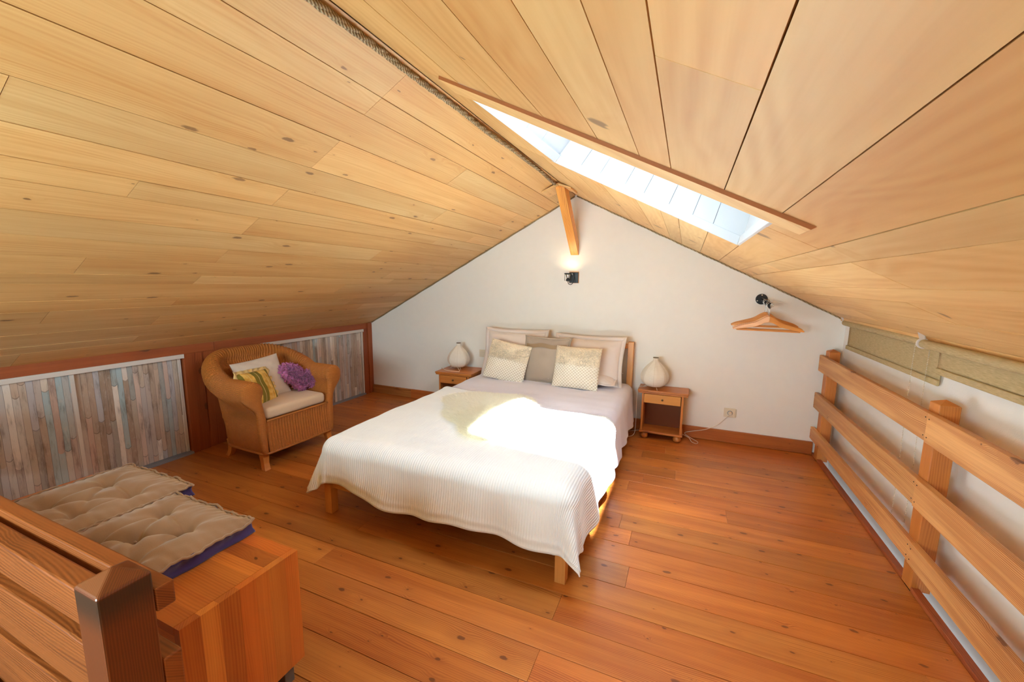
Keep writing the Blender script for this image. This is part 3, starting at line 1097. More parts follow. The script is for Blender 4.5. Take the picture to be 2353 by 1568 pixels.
# ------------------------------------------------------------------ chest / bench
ch = empty('pine_bench_chest', (-1.72, 0.686, 0), label='low glued-pine chest on steel legs, tufted cushions on top', cat='chest')
O = Vector(ch.location)
CX0, CX1, CY0, CY1, CZ0, CZ1 = -2.42, -1.125, 0.515, 0.858, 0.085, 0.48
ed_ = [CY0, 0.565, 0.612, 0.668, 0.716, 0.757, 0.812, CY1]
for a, b in zip(ed_, ed_[1:]):
    boxo('top_stave', (CX0 - O.x, CX1 - 0.0245 - O.x, a - O.y, b - O.y, CZ1 - 0.025, CZ1), M['pine_x'], ch)
for a, b in zip(ed_, ed_[1:]):
    boxo('side_stave', (CX1 - 0.024 - O.x, CX1 - O.x, a + 0.0002 - O.y, b - O.y, CZ0, CZ1 - 0.0004), M['pine_z'], ch)
    boxo('side_stave', (CX0 - O.x, CX0 + 0.024 - O.x, a + 0.0002 - O.y, b - O.y, CZ0, CZ1 - 0.026), M['pine_z'], ch)
boxo('front_panel', (CX0 + 0.025 - O.x, CX1 - 0.025 - O.x, CY1 - 0.02 - O.y, CY1 - 0.003 - O.y, CZ0, CZ1 - 0.026), M['pine_x'], ch)
boxo('back_panel', (CX0 + 0.025 - O.x, CX1 - 0.025 - O.x, CY0 + 0.003 - O.y, CY0 + 0.02 - O.y, CZ0, CZ1 - 0.026), M['pine_x'], ch)
boxo('bottom_panel', (CX0 + 0.025 - O.x, CX1 - 0.025 - O.x, CY0 + 0.02 - O.y, CY1 - 0.02 - O.y, CZ0, CZ0 + 0.02), M['pine_x'], ch)
for x in (CX0 + 0.03, CX1 - 0.07):
    for y in (CY0 + 0.02, CY1 - 0.055):
        boxo('leg', (x - O.x, x + 0.04 - O.x, y - O.y, y + 0.035 - O.y, 0, CZ0), M['legmetal'], ch, 0.002)


def tufted(name, x0, x1, y0, y1, zb, th, tufts, label, seed, rot=0.0):
    cx, cyy = (x0 + x1) / 2, (y0 + y1) / 2
    root = empty(name, (cx, cyy, zb), (0, 0, rot), label=label, cat='cushion', group='tufted seat cushions on the chest')
    nu, nv = 90, 80
    u = np.linspace(-1, 1, nu)
    v = np.linspace(-1, 1, nv)
    U, V = np.meshgrid(u, v)
    hx, hy = (x1 - x0) / 2, (y1 - y0) / 2
    edge = np.minimum(1 - np.abs(U), 1 - np.abs(V))
    wob = 0.006 * np.sin(U * 17 + seed) * (np.abs(V) > 0.9) + 0.006 * np.sin(V * 15 + seed)
    X = U * hx * (1 + 0.012 * np.sin(V * 9 + seed))
    Y = V * hy * (1 + 0.015 * np.sin(U * 8 + seed))
    Z = th * (0.78 + 0.42 * (1 - np.exp(-edge * 5.0)))
    for (tx, ty) in tufts:
        ddx = X - (tx - cx)
        ddy = Y - (ty - cyy)
        d = np.sqrt(ddx ** 2 + ddy ** 2)
        Z = Z - th * 0.62 * np.exp(-(d / 0.030) ** 1.1)
        ang = np.arctan2(ddy, ddx)
        Z = Z + 0.0035 * np.sin(ang * 5 + tx * 40 + seed) * np.exp(-((d - 0.05) / 0.05) ** 2)
    for i in range(len(tufts)):
        for j in range(i + 1, len(tufts)):
            a = np.array(tufts[i]) - (cx, cyy)
            b = np.array(tufts[j]) - (cx, cyy)
            if np.linalg.norm(a - b) < 0.27:
                t = np.clip(((X - a[0]) * (b - a)[0] + (Y - a[1]) * (b - a)[1]) / ((b - a) @ (b - a)), 0, 1)
                d = np.sqrt((X - a[0] - t * (b - a)[0]) ** 2 + (Y - a[1] - t * (b - a)[1]) ** 2)
                Z = Z - th * 0.24 * np.exp(-(d / 0.014) ** 1.2)
    Z = Z + 0.0022 * np.sin(X * 210 + 2 * np.sin(Y * 60)) * np.exp(-(1 - np.abs(V)) * 7) + 0.0022 * np.sin(Y * 200) * np.exp(-(1 - np.abs(U)) * 7)
    Z = Z + 0.002 * vnoise(X.shape, 14, 12, seed)
    me = grid_mesh('top_cover', X, Y, Z, U, V)
    from_me('top_cover', me, M['tuft'], root, True)
    # edge loop
    loop = [(i, 0) for i in range(nu)] + [(nu - 1, j) for j in range(1, nv)] + [(i, nv - 1) for i in range(nu - 2, -1, -1)] + [(0, j) for j in range(nv - 2, 0, -1)]
    P = [Vector((X[j, i], Y[j, i], Z[j, i])) for i, j in loop]
    bm = bmesh.new()
    rings = []
    n = len(P)
    for kk, (f, o_) in enumerate(((1.0, 0.0), (0.93, 0.002), (0.72, -0.004), (0.4, -0.006), (0.12, -0.001), (0.0, 0.004))):
        ring = []
        for q, p in enumerate(P):
            ddir = Vector((p.x / hx, p.y / hy, 0)).normalized()
            wv = 0.004 * math.sin(q * 0.21 + kk) if 0 < kk < 5 else 0
            ring.append(bm.verts.new((p.x + ddir.x * (o_ + wv), p.y + ddir.y * (o_ + wv), p.z * f + 0.0005)))
        rings.append(ring)
    for a, b in zip(rings, rings[1:]):
        for i in range(n):
            bm.faces.new((a[i], b[i], b[(i + 1) % n], a[(i + 1) % n]))
    bm.faces.new(rings[-1][::-1])
    from_bm('side_band', bm, M['navy'], root, True)
    bm = bmesh.new()
    Q = []
    for q, p in enumerate(P[::2]):
        ddir = Vector((p.x / hx, p.y / hy, 0)).normalized()
        Q.append(p + ddir * (0.005 + 0.0035 * math.sin(q * 0.8)) + Vector((0, 0, 0.001 + 0.002 * math.sin(q * 0.55))))
    tube(bm, Q, 0.0042, 6, closed=True)
    from_bm('edge_piping', bm, M['tuft'], root, True)
    for (tx, ty) in tufts:
        bm = bmesh.new()
        bmesh.ops.create_uvsphere(bm, u_segments=10, v_segments=6, radius=0.005)
        o = from_bm('tuft_knot', bm, M['tuft'], root, True)
        o.location = (tx - cx, ty - cyy, th * 0.50)
    return root


tufted('tufted_cushion', -1.80, -1.345, 0.47, 0.865, CZ1 + 0.001, 0.055,
       [(-1.68, 0.77), (-1.49, 0.735), (-1.60, 0.645), (-1.70, 0.575), (-1.45, 0.56)],
       'brown tufted cushion with indigo side, nearer to the bare end of the chest', 1)
tufted('tufted_cushion', -2.27, -1.81, 0.50, 0.935, CZ1 + 0.001, 0.055,
       [(-1.93, 0.79), (-1.945, 0.63), (-2.13, 0.80), (-2.12, 0.61)],
       'brown tufted cushion on the chest, the one closer to the closet panels', 4)

# ------------------------------------------------------------------ bed
BX0, BX1, BY0, BY1, MZ = -1.88, -0.43, 1.64, 3.80, 0.455
bed = empty('bed', ((BX0 + BX1) / 2, 2.7, 0), label='double bed with a slim pine frame and open headboard', cat='bed')
O = Vector(bed.location)


def bl(x0, x1, y0, y1, z0, z1):
    return (x0 - O.x, x1 - O.x, y0 - O.y, y1 - O.y, z0, z1)


for x in (BX0 - 0.005, BX1 - 0.045):
    boxo('leg', bl(x, x + 0.05, BY0, BY0 + 0.05, 0, 0.26), M['bed_z'], bed, 0.002)
boxo('headboard_post', bl(-1.895, -1.850, 3.775, 3.835, 0, 0.832), M['bed_z'], bed, 0.003)
boxo('headboard_post', bl(-0.462, -0.412, 3.775, 3.835, 0, 0.832), M['bed_z'], bed, 0.003)
boxo('headboard_rail', bl(-1.85, -0.462, 3.790, 3.820, 0.770, 0.816), M['bed_x'], bed, 0.002)
boxo('headboard_rail', bl(-1.85, -0.462, 3.790, 3.820, 0.30, 0.40), M['bed_x'], bed, 0.002)
boxo('side_rail', bl(BX0, BX0 + 0.025, BY0 + 0.05, 3.775, 0.16, 0.27), M['bed_y'], bed, 0.002)
boxo('side_rail', bl(BX1 - 0.025, BX1, BY0 + 0.05, 3.775, 0.16, 0.27), M['bed_y'], bed, 0.002)
boxo('foot_rail', bl(BX0 + 0.045, BX1 - 0.045, BY0 + 0.01, BY0 + 0.035, 0.16, 0.27), M['bed_x'], bed, 0.002)
for i in range(14):
    y = 1.74 + i * 0.148
    boxo('slat', bl(BX0 + 0.026, BX1 - 0.026, y, y + 0.07, 0.215, 0.232), M['bed_x'], bed)
mt = boxo('mattress', bl(BX0 + 0.012, BX1 - 0.012, BY0 + 0.01, 3.77, 0.234, MZ - 0.012), M['sheet'], bed, 0.05, 4)


def drape(S, T, x0, x1, y0, y1, top, rho, flare, foldA, foldK, seed, ymax=True, bulge=0.0):
    """flat cloth coordinates (S,T) laid over the box x0..x1, y0..y1; returns X,Y,Z"""
    i0, i1, j0, j1 = x0 + rho, x1 - rho, y0 + rho, y1 - rho
    cx = np.clip(S, i0, i1)
    cyy = np.clip(T, j0, j1) if ymax else np.maximum(T, j0)
    dx, dy = S - cx, T - cyy
    r = np.sqrt(dx * dx + dy * dy)
    rs = np.where(r > 1e-9, r, 1)
    nx, ny = dx / rs, dy / rs
    corner = np.minimum(np.abs(dx), np.abs(dy)) / rs
    r = np.where((corner > 0) & (r > 0.34), 0.34 + (r - 0.34) * (1 - 0.62 * np.clip(corner * 3, 0, 1)), r)
    arc = rho * PI / 2
    t = np.minimum(r, arc) / rho
    out = rho * np.sin(t)
    down = rho * (1 - np.cos(t))
    ext = np.maximum(r - arc, 0)
    along = np.where(np.abs(dx) > np.abs(dy), T, S)
    ang = np.arctan2(np.abs(dy), np.abs(dx) + 1e-9)
    fold = foldA * (np.sin(along * foldK + seed) + 0.6 * np.sin(along * foldK * 1.9 + 2.1 * seed)) * np.clip(ext / 0.15, 0, 1.4)
    fold = fold * (1 - np.clip(corner * 2.2, 0, 1)) + corner * ext * 0.20 * np.sin(ang * 7.0 + seed)
    fl_ = flare + corner * 0.20
    o2 = ext * fl_ + fold
    dn = np.sqrt(np.maximum(ext ** 2 - (ext * fl_) ** 2, 0))
    out = out + o2
    down = down + dn
    return cx + nx * out, cyy + ny * out, top - down + bulge


# bedspread under the blanket
nu, nv = 150, 150
S, T = np.meshgrid(np.linspace(BX0 - 0.27, BX1 + 0.33, nu), np.linspace(2.25, 3.765, nv))
X, Y, Z = drape(S, T, BX0 - 0.005, BX1 + 0.035, 1.60, 3.9, MZ - 0.002, 0.075, 0.10, 0.008, 16, 0.7)
n = vnoise(X.shape, 18, 18, 3) * 0.004 + vnoise(X.shape, 5, 6, 8) * 0.006
Nn = normals_of(X, Y, Z)
X, Y, Z = X + Nn[..., 0] * n, Y + Nn[..., 1] * n, Z + Nn[..., 2] * n
# quilted fine lines
q = 0.0011 * np.abs(np.sin(T * 2 * PI / 0.07)) + 0.0007 * np.abs(np.sin(S * 2 * PI / 0.07))
Z = Z + q
bs = from_me('bedspread', grid_mesh('bedspread', X, Y, Z, S, T), M['sheet'], None, True)
tag(bs, 'pale lilac-white bedspread covering the mattress up to the pillows', 'bedspread')

# ribbed blanket
RIB = 0.0135
nu = int((BX1 - BX0 + 0.58) / RIB * 6)
nv = 130
ss = np.linspace(BX0 - 0.27, BX1 + 0.31, nu)
tt = np.linspace(0, 1, nv)
S, Tn = np.meshgrid(ss, tt)
yfar = np.interp(ss, [BX0 - 0.27, BX0, -1.1, -0.85, BX1, BX1 + 0.31], [2.95, 2.92, 2.78, 2.66, 2.68, 2.56])
ynear = BY0 - 0.275 - 0.02 * np.sin(ss * 4.0) - 0.012 * np.sin(ss * 9 + 1) - 0.03 * np.clip((ss + 0.75) / 0.3, 0, 1) + 0.01 * np.clip((-1.3 - ss) / 0.3, 0, 1)
T = ynear[None, :] * (1 - Tn) + yfar[None, :] * Tn
X, Y, Z = drape(S, T, BX0 - 0.02, BX1 + 0.045, BY0 - 0.035, 9.0, MZ + 0.012, 0.085, 0.12, 0.010, 13, 1.9)
n = vnoise(X.shape, 9, 9, 5) * 0.006 + vnoise(X.shape, 26, 18, 6) * 0.0018
# hem thicker
hem = np.exp(-((Tn) / 0.012) ** 2) * 0.004 + np.exp(-((Tn - 0.034) / 0.007) ** 2) * 0.003 + np.exp(-((1 - Tn) / 0.012) ** 2) * 0.004
rib = 0.0036 * np.sqrt(np.abs(np.sin(S * PI / RIB))) * np.clip(Tn / 0.03, 0, 1)
Nn = normals_of(X, Y, Z)
# droop waves near the right front corner
X, Y, Z = [a + Nn[..., i] * (n + hem + rib) for i, a in enumerate((X, Y, Z))]
blk = from_me('ribbed_blanket', grid_mesh('ribbed_blanket', X, Y, Z, S, T), M['blanket'], None, True)
sm = blk.modifiers.new('solid', 'SOLIDIFY')
sm.thickness = 0.005
sm.offset = -1
tag(blk, 'white ribbed fleece blanket draped over the foot of the bed, sunlit', 'blanket')

# sheepskin
sk_out = [(-1.56, 2.45), (-1.50, 2.36), (-1.47, 2.27), (-1.37, 2.17), (-1.27, 2.12), (-1.20, 2.03), (-1.12, 1.97), (-1.02, 1.95), (-0.93, 1.99), (-0.88, 2.12),
          (-0.83, 2.28), (-0.80, 2.42), (-0.84, 2.55), (-0.93, 2.66), (-1.00, 2.80), (-1.10, 2.87), (-1.22, 2.85), (-1.36, 2.82), (-1.48, 2.80), (-1.60, 2.72), (-1.66, 2.62), (-1.63, 2.53)]
so_ = spline([Vector((x, y, 0)) for x, y in sk_out + [sk_out[0]]], 6)
cc = Vector((-1.2, 2.42, 0))
sk = empty('sheepskin', (cc.x, cc.y, MZ + 0.02), label='cream sheepskin with ragged outline lying across the middle of the bed', cat='sheepskin')
bm = bmesh.new()
rings = []
for j in range(14):
    f = 1 - j / 13.0
    f_ = f
    ring = []
    for i, p in enumerate(so_[:-1]):
        q = cc + (p - cc) * f_
        h = 0.044 * (1 - f ** 4) + 0.004 * mnoise.noise(Vector((q.x * 14, q.y * 14, 0))) + 0.003
        ring.append(bm.verts.new((q.x - cc.x, q.y - cc.y, h)))
    rings.append(ring)
nn_ = len(rings[0])
for a, b in zip(rings, rings[1:]):
    for i in range(nn_):
        if (a[i].co - a[(i + 1) % nn_].co).length > 1e-7 and b[i] is not b[(i + 1) % nn_]:
            try:
                bm.faces.new((a[i], a[(i + 1) % nn_], b[(i + 1) % nn_], b[i]))
            except ValueError:
                pass
bmesh.ops.remove_doubles(bm, verts=bm.verts, dist=1e-5)
from_bm('hide', bm, M['fleece'], sk, True)
_t = M['fleece'].node_tree
_tr = _t.nodes.new('ShaderNodeBsdfTranslucent')
_tr.inputs[0].default_value = c4((250, 244, 226))
_mx = _t.nodes.new('ShaderNodeMixShader')
_mx.inputs[0].default_value = 0.45
_o = next(n for n in _t.nodes if n.type == 'OUTPUT_MATERIAL')
_b = next(n for n in _t.nodes if n.type == 'BSDF_PRINCIPLED')
_t.links.new(_b.outputs[0], _mx.inputs[1])
_t.links.new(_tr.outputs[0], _mx.inputs[2])
_t.links.new(_mx.outputs[0], _o.inputs[0])
# wool: short curved blades
ob = [Vector((p.x, p.y)) for p in so_[:-1]]
NB = 42000
vco = np.zeros((NB * 3, 3))
ang0 = rng.rand(NB) * 2 * PI
idx = rng.randint(0, len(ob), NB)
f = np.sqrt(rng.rand(NB)) * 1.0
obx = np.array([p.x for p in ob])
oby = np.array([p.y for p in ob])
fr_ = rng.rand(NB)
ex = obx[idx] * (1 - fr_) + obx[(idx + 1) % len(ob)] * fr_
ey = oby[idx] * (1 - fr_) + oby[(idx + 1) % len(ob)] * fr_
px = (ex - cc.x) * f
py_ = (ey - cc.y) * f
hz = 0.046 * (1 - f ** 4)
outx, outy = (ex - cc.x), (ey - cc.y)
on = np.sqrt(outx ** 2 + outy ** 2)
L = 0.022 + 0.016 * rng.rand(NB)
tx = outx / on * 0.55 + rng.randn(NB) * 0.45
ty = outy / on * 0.55 + rng.randn(NB) * 0.45 - 0.1
wd = 0.0018
vco[0::3] = np.stack([px - np.cos(ang0) * wd, py_ - np.sin(ang0) * wd, hz], -1)
vco[1::3] = np.stack([px + np.cos(ang0) * wd, py_ + np.sin(ang0) * wd, hz], -1)
vco[2::3] = np.stack([px + tx * L, py_ + ty * L, hz + L * (0.25 + 0.5 * rng.rand(NB)) * (1 - 0.5 * f ** 4)], -1)
me = bpy.data.meshes.new('wool')
me.vertices.add(NB * 3)
me.vertices.foreach_set('co', vco.astype(np.float32).ravel())
me.loops.add(NB * 3)
me.loops.foreach_set('vertex_index', np.arange(NB * 3, dtype=np.int32))
me.polygons.add(NB)
me.polygons.foreach_set('loop_start', (np.arange(NB) * 3).astype(np.int32))
me.polygons.foreach_set('loop_total', np.full(NB, 3, np.int32))
me.update()
from_me('wool', me, M['fleece'], sk)['kind'] = 'stuff'


# ------------------------------------------------------------------ pillows
def pillow(name, w_, h_, t_, loc, rot, mat, label, cat='cushion', group=None, seed=1, pinch=0.06, p=2.6, n=56, flange=0.0, sagtop=0.0, wr=1.0):
    root = empty(name, loc, rot, label=label, cat=cat, group=group)
    u = np.sin(np.linspace(-PI / 2, PI / 2, n))
    U, V = np.meshgrid(u, u)
    X = w_ / 2 * U * (1 - pinch * (1 - V ** 2))
    Y = h_ / 2 * V * (1 - pinch * (1 - U ** 2)) - sagtop * (1 - U ** 2) * (V > 0) * V
    e = np.clip((1 - np.abs(U) ** p), 0, 1) ** 0.62 * np.clip((1 - np.abs(V) ** p), 0, 1) ** 0.62
    H = t_ / 2 * e + wr * 0.004 * vnoise(X.shape, 7, 7, seed) * e ** 0.5 + wr * 0.0025 * vnoise(X.shape, 16, 15, seed + 9) * e ** 0.5
    UU, VV = (U + 1) / 2, (V + 1) / 2
    Xa = np.concatenate([X, X[:, ::-1]], 1)
    Ya = np.concatenate([Y, Y[:, ::-1]], 1)
    Za = np.concatenate([H, -H[:, ::-1] * 0.9], 1)
    Ua = np.concatenate([UU, UU[:, ::-1]], 1)
    Va = np.concatenate([VV, VV[:, ::-1]], 1)
    me = grid_mesh('cover', Xa, Ya, Za, Ua, Va, wrap_u=True)
    o = from_me('cover', me, mat, root, True)
    if flange:
        bm = bmesh.new()
        ps = []
        for a in range(n):
            ps.append((X[0, a], Y[0, a]))
        for a in range(1, n):
            ps.append((X[a, n - 1], Y[a, n - 1]))
        for a in range(n - 2, -1, -1):
            ps.append((X[n - 1, a], Y[n - 1, a]))
        for a in range(n - 2, 0, -1):
            ps.append((X[a, 0], Y[a, 0]))
        A = []
        B = []
        for i, (a, b) in enumerate(ps):
            l = math.hypot(a / w_, b / h_)
            wv = 0.006 * math.sin(i * 0.27 + seed)
            A.append(bm.verts.new((a * 0.985, b * 0.985, 0)))
            B.append(bm.verts.new((a * (1 + 2 * flange / w_), b * (1 + 2 * flange / h_), wv)))
        m_ = len(ps)
        for i in range(m_):
            bm.faces.new((A[i], A[(i + 1) % m_], B[(i + 1) % m_], B[i]))
        fo = from_bm('flange', bm, mat, root, True)
        sd_ = fo.modifiers.new('s', 'SOLIDIFY')
        sd_.thickness = 0.003
    return root


zt = MZ + 0.012
pillow('bed_pillow', 0.60, 0.44, 0.15, (-1.53, 3.655, zt + 0.195), (R(90 - 16), 0, R(2)), M['pillowcase'], 'large pale pillow with flat border leaning on the headboard near the light switch', 'pillow', 'large pale pillows', 3, flange=0.035)
pillow('bed_pillow', 0.60, 0.42, 0.15, (-0.80, 3.655, zt + 0.185), (R(90 - 16), 0, R(-3)), M['pillowcase'], 'large pale pillow with flat border leaning on the headboard near the wall socket', 'pillow', 'large pale pillows', 5, flange=0.035)
pillow('bed_pillow', 0.56, 0.34, 0.11, (-0.80, 3.62, zt + 0.05), (R(6), 0, R(-2)), M['pillowcase'], 'pale pillow lying flat beneath the upright one', 'pillow', None, 6, flange=0.02)
tp = pillow('taupe_cushion', 0.43, 0.42, 0.12, (-1.16, 3.52, zt + 0.185), (R(90 - 16), 0, R(-2)), M['taupe'], 'grey-brown linen cushion with a satin band, between the two knitted ones', 'cushion', None, 8, flange=0.012)
bm = bmesh.new()
for i in range(24):
    x0_ = -0.195 + 0.39 * i / 23
    e_ = max(0.0, (1 - abs(x0_ / 0.215) ** 2.6)) ** 0.62
    for yv in (0.105, 0.142):
        ev = (1 - abs(yv / 0.21) ** 2.6) ** 0.62
        bm.verts.new((x0_, yv - 0.006 * math.sin(i * 0.5), 0.06 * e_ * ev + 0.0035))
bm.verts.ensure_lookup_table()
for i in range(23):
    bm.faces.new((bm.verts[2 * i], bm.verts[2 * i + 2], bm.verts[2 * i + 3], bm.verts[2 * i + 1]))
from_bm('satin_band', bm, M['taupe_band'], tp, True)


def fringe(root, w_, h_, t_, seed, n=1500):
    rs = np.random.RandomState(seed)
    bm = bmesh.new()
    for _ in range(n):
        v = 0.06 + 0.97 * rs.rand() ** 0.9
        v = round(v * 26) / 26.0
        u = rs.uniform(-1, 1)
        v = min(v, 1.0)
        e_ = max(0, 1 - abs(u) ** 2.6) ** 0.62 * max(0, 1 - abs(v) ** 2.6) ** 0.62
        x = w_ / 2 * u * (1 - 0.05 * (1 - v * v))
        y = h_ / 2 * v * (1 - 0.05 * (1 - u * u))
        z = t_ / 2 * e_
        L_ = rs.uniform(0.005, 0.011)
        wd_ = rs.uniform(0.0016, 0.0030)
        dx_, dy_ = rs.uniform(-0.5, 0.5), -1
        a = bm.verts.new((x - wd_, y, z))
        b = bm.verts.new((x + wd_, y, z))
        c = bm.verts.new((x + dx_ * L_ + wd_, y + dy_ * L_ * 0.5, z + 0.006 + rs.uniform(0, 0.003)))
        d = bm.verts.new((x + dx_ * L_ - wd_, y + dy_ * L_ * 0.5, z + 0.006 + rs.uniform(0, 0.003)))
        e2 = bm.verts.new((x + dx_ * L_ * 1.2, y + dy_ * L_, z + 0.001))
        bm.faces.new((a, b, c, d))
        bm.faces.new((d, c, e2))
    o = from_bm('yarn_fringe', bm, M['yarn'], root)
    o['kind'] = 'stuff'


k1 = pillow('knitted_cushion', 0.40, 0.37, 0.13, (-1.505, 3.43, zt + 0.158), (R(90 - 20), R(0), R(5)), M['knit'], 'cream knitted cushion with yarn fringe on top, leaning toward the light switch side', 'cushion', 'cream knitted cushions', 11, pinch=0.03)
fringe(k1, 0.40, 0.37, 0.13, 3)
k1.rotation_euler = (R(72), R(9), R(4))
k2 = pillow('knitted_cushion', 0.41, 0.37, 0.13, (-0.845, 3.43, zt + 0.160), (R(90 - 20), 0, R(-3)), M['knit'], 'cream knitted cushion with yarn fringe on top, standing upright nearer the wall socket', 'cushion', 'cream knitted cushions', 12, pinch=0.03)
fringe(k2, 0.41, 0.37, 0.13, 4)


# ------------------------------------------------------------------ nightstands
def nightstand(loc, rotz, label, lightdrawer, w_=0.41, d_=0.30, h_=0.445):
    r = empty('nightstand', loc, (0, 0, rotz), label=label, cat='nightstand')
    hw = w_ / 2
    t = boxo('top', (-hw, hw, -d_ / 2 - 0.012, d_ / 2, h_ - 0.017, h_), M['night_x'], r, 0.003)
    boxo('top_moulding', (-hw + 0.004, hw - 0.004, -d_ / 2 - 0.008, d_ / 2, h_ - 0.032, h_ - 0.018), M['night_x'], r, 0.004)
    bw_ = hw - 0.035
    for s in (-1, 1):
        xa_ = s * bw_
        boxo('side_panel', (min(xa_, xa_ - s * 0.018), max(xa_, xa_ - s * 0.018), -d_ / 2 + 0.006, d_ / 2 - 0.01, 0.075, h_ - 0.033), M['night_z'], r, 0.001)
    boxo('bottom_board', (-bw_ - 0.008, bw_ + 0.008, -d_ / 2, d_ / 2 - 0.008, 0.056, 0.074), M['night_x'], r, 0.003)
    boxo('back_panel', (-bw_ + 0.018, bw_ - 0.018, d_ / 2 - 0.022, d_ / 2 - 0.014, 0.075, h_ - 0.033), M['hardboard'], r)
    dr = boxo('drawer', (-bw_ + 0.020, bw_ - 0.024, -d_ / 2 - 0.002, -d_ / 2 + 0.016, h_ - 0.115, h_ - 0.036), M['drawer'] if lightdrawer else M['night_x'], r, 0.0015)
    boxo('drawer_box', (-bw_ + 0.026, bw_ - 0.030, -d_ / 2 + 0.016, d_ / 2 - 0.03, h_ - 0.108, h_ - 0.045), M['night_x'], dr)
    bm = bmesh.new()
    lathe(bm, [(0.004, 0.0), (0.004, 0.008), (0.0085, 0.012), (0.0085, 0.016), (0.005, 0.020)], 16)
    kb = from_bm('knob', bm, M['brass'], dr, True)
    kb.rotation_euler = (PI / 2, 0, 0)
    kb.location = (0.0, -d_ / 2 - 0.001, h_ - 0.076)
    for x in (-bw_ + 0.035, bw_ - 0.035):
        for y in (-d_ / 2 + 0.035, d_ / 2 - 0.045):
            bm = bmesh.new()
            lathe(bm, [(0.014, 0.0), (0.027, 0.008), (0.033, 0.022), (0.031, 0.038), (0.020, 0.052), (0.018, 0.056)], 20)
            o = from_bm('bun_foot', bm, M['night_z'], r, True)
            o.location = (x, y, 0)
    return r


nightstand((-0.137, 3.745, 0), 0, 'pine nightstand with pale drawer and open shelf, beside the wall socket', True, d_=0.21)
nightstand((-2.135, 3.66, 0), R(3), 'pine nightstand partly hidden behind the bed, below the light switch', False, d_=0.34)


# ------------------------------------------------------------------ paper lamps
def lamp(loc, label, rot=0.0):
    r = empty('table_lamp', loc, (0, 0, rot), label=label, cat='lamp', group='rice paper table lamps')
    prof = [(0.030, 0.018), (0.062, 0.022), (0.094, 0.040), (0.112, 0.066), (0.119, 0.095), (0.116, 0.122), (0.104, 0.152), (0.086, 0.180), (0.064, 0.206), (0.042, 0.228), (0.026, 0.243), (0.021, 0.252), (0.022, 0.272)]
    pr = []
    P = spline([Vector((a, 0, b)) for a, b in prof], 4)
    bm = bmesh.new()
    lathe(bm, [(p.x, p.z) for p in P], 64, lobes=8, lobeamp=0.05)
    from_bm('paper_shade', bm, M['paper'], r, True)
    for i in range(8):
        a = 2 * PI * i / 8
        bm = bmesh.new()
        tube(bm, [Vector((p.x * math.cos(a) * 1.006, p.x * math.sin(a) * 1.006, p.z)) for p in P[::2]], 0.0011, 5)
        from_bm('seam_wire', bm, M['cable'], r, True)
    bm = bmesh.new()
    lathe(bm, [(0.021, 0.270), (0.024, 0.271), (0.024, 0.276), (0.012, 0.277)], 24)
    from_bm('top_ring', bm, M['brass'], r, True)
    for i in range(3):
        a = 2 * PI * i / 3 - PI / 2 + 0.35
        bm = bmesh.new()
        tube(bm, [Vector((0.03 * math.cos(a), 0.03 * math.sin(a), 0.030)), Vector((0.078 * math.cos(a), 0.078 * math.sin(a), 0.012)), Vector((0.092 * math.cos(a), 0.092 * math.sin(a), 0.0022))], 0.0022, 6)
        from_bm('wire_leg', bm, M['cable'], r, True)
    return r


def cord(parent, pts, r_=0.0026, name='cable', n=10):
    O_ = parent.matrix_basis.inverted()
    bm = bmesh.new()
    tube(bm, [O_ @ p for p in spline([Vector(p) for p in pts], n)], r_, 7)
    return from_bm(name, bm, M['cable'], parent, True)


l2 = lamp((-0.215, 3.728, 0.4455), 'rice paper table lamp on the nightstand with the pale drawer')
cord(l2, [(-0.215, 3.76, 0.475), (-0.29, 3.74, 0.450), (-0.335, 3.70, 0.452), (-0.350, 3.68, 0.43), (-0.352, 3.69, 0.30), (-0.352, 3.70, 0.14), (-0.358, 3.68, 0.02), (-0.40, 3.62, 0.006), (-0.46, 3.60, 0.006), (-0.47, 3.68, 0.006), (-0.38, 3.79, 0.006),
          (-0.25, 3.815, 0.02), (0.0, 3.825, 0.03), (0.09, 3.78, 0.02), (0.118, 3.72, 0.006), (0.155, 3.69, 0.006), (0.165, 3.74, 0.006), (0.10, 3.79, 0.02), (0.06, 3.80, 0.05), (0.12, 3.80, 0.075), (0.22, 3.815, 0.10), (0.31, 3.828, 0.15), (0.37, 3.825, 0.22), (0.400, 3.822, 0.262)])
l1 = lamp((-2.185, 3.70, 0.4455), 'rice paper table lamp beside the light switch', 0.4)
cord(l1, [(-2.185, 3.66, 0.475), (-2.10, 3.57, 0.4495), (-2.13, 3.545, 0.4485), (-2.25, 3.55, 0.4485), (-2.315, 3.60, 0.4485), (-2.36, 3.64, 0.44), (-2.365, 3.66, 0.30), (-2.365, 3.70, 0.05)])

# socket with plug, light switch
skt = empty('wall_socket', (0.404, 3.855, 0.266), label='cream wall socket with the lamp cable plugged in', cat='socket')
boxo('plate', (-0.046, 0.040, -0.009, -0.0005, -0.040, 0.040), M['plastic'], skt, 0.003)
boxo('centre_plate', (-0.028, 0.028, -0.012, -0.009, -0.028, 0.028), M['plastic'], skt, 0.001)
bm = bmesh.new()
bmesh.ops.create_cone(bm, cap_ends=True, segments=24, radius1=0.021, radius2=0.021, depth=0.002, matrix=Matrix.Translation((0, -0.0125, 0)) @ Matrix.Rotation(PI / 2, 4, 'X'))
from_bm('well', bm, M['grey_track'], skt)
bm = bmesh.new()
bmesh.ops.create_cone(bm, cap_ends=True, segments=20, radius1=0.016, radius2=0.013, depth=0.026, matrix=Matrix.Translation((0, -0.026, 0)) @ Matrix.Rotation(PI / 2, 4, 'X'))
from_bm('plug', bm, M['plastic'], skt, bevel=0.002)
boxo('side_flap', (0.041, 0.049, -0.011, -0.0005, -0.036, 0.036), M['plastic'], skt, 0.002)
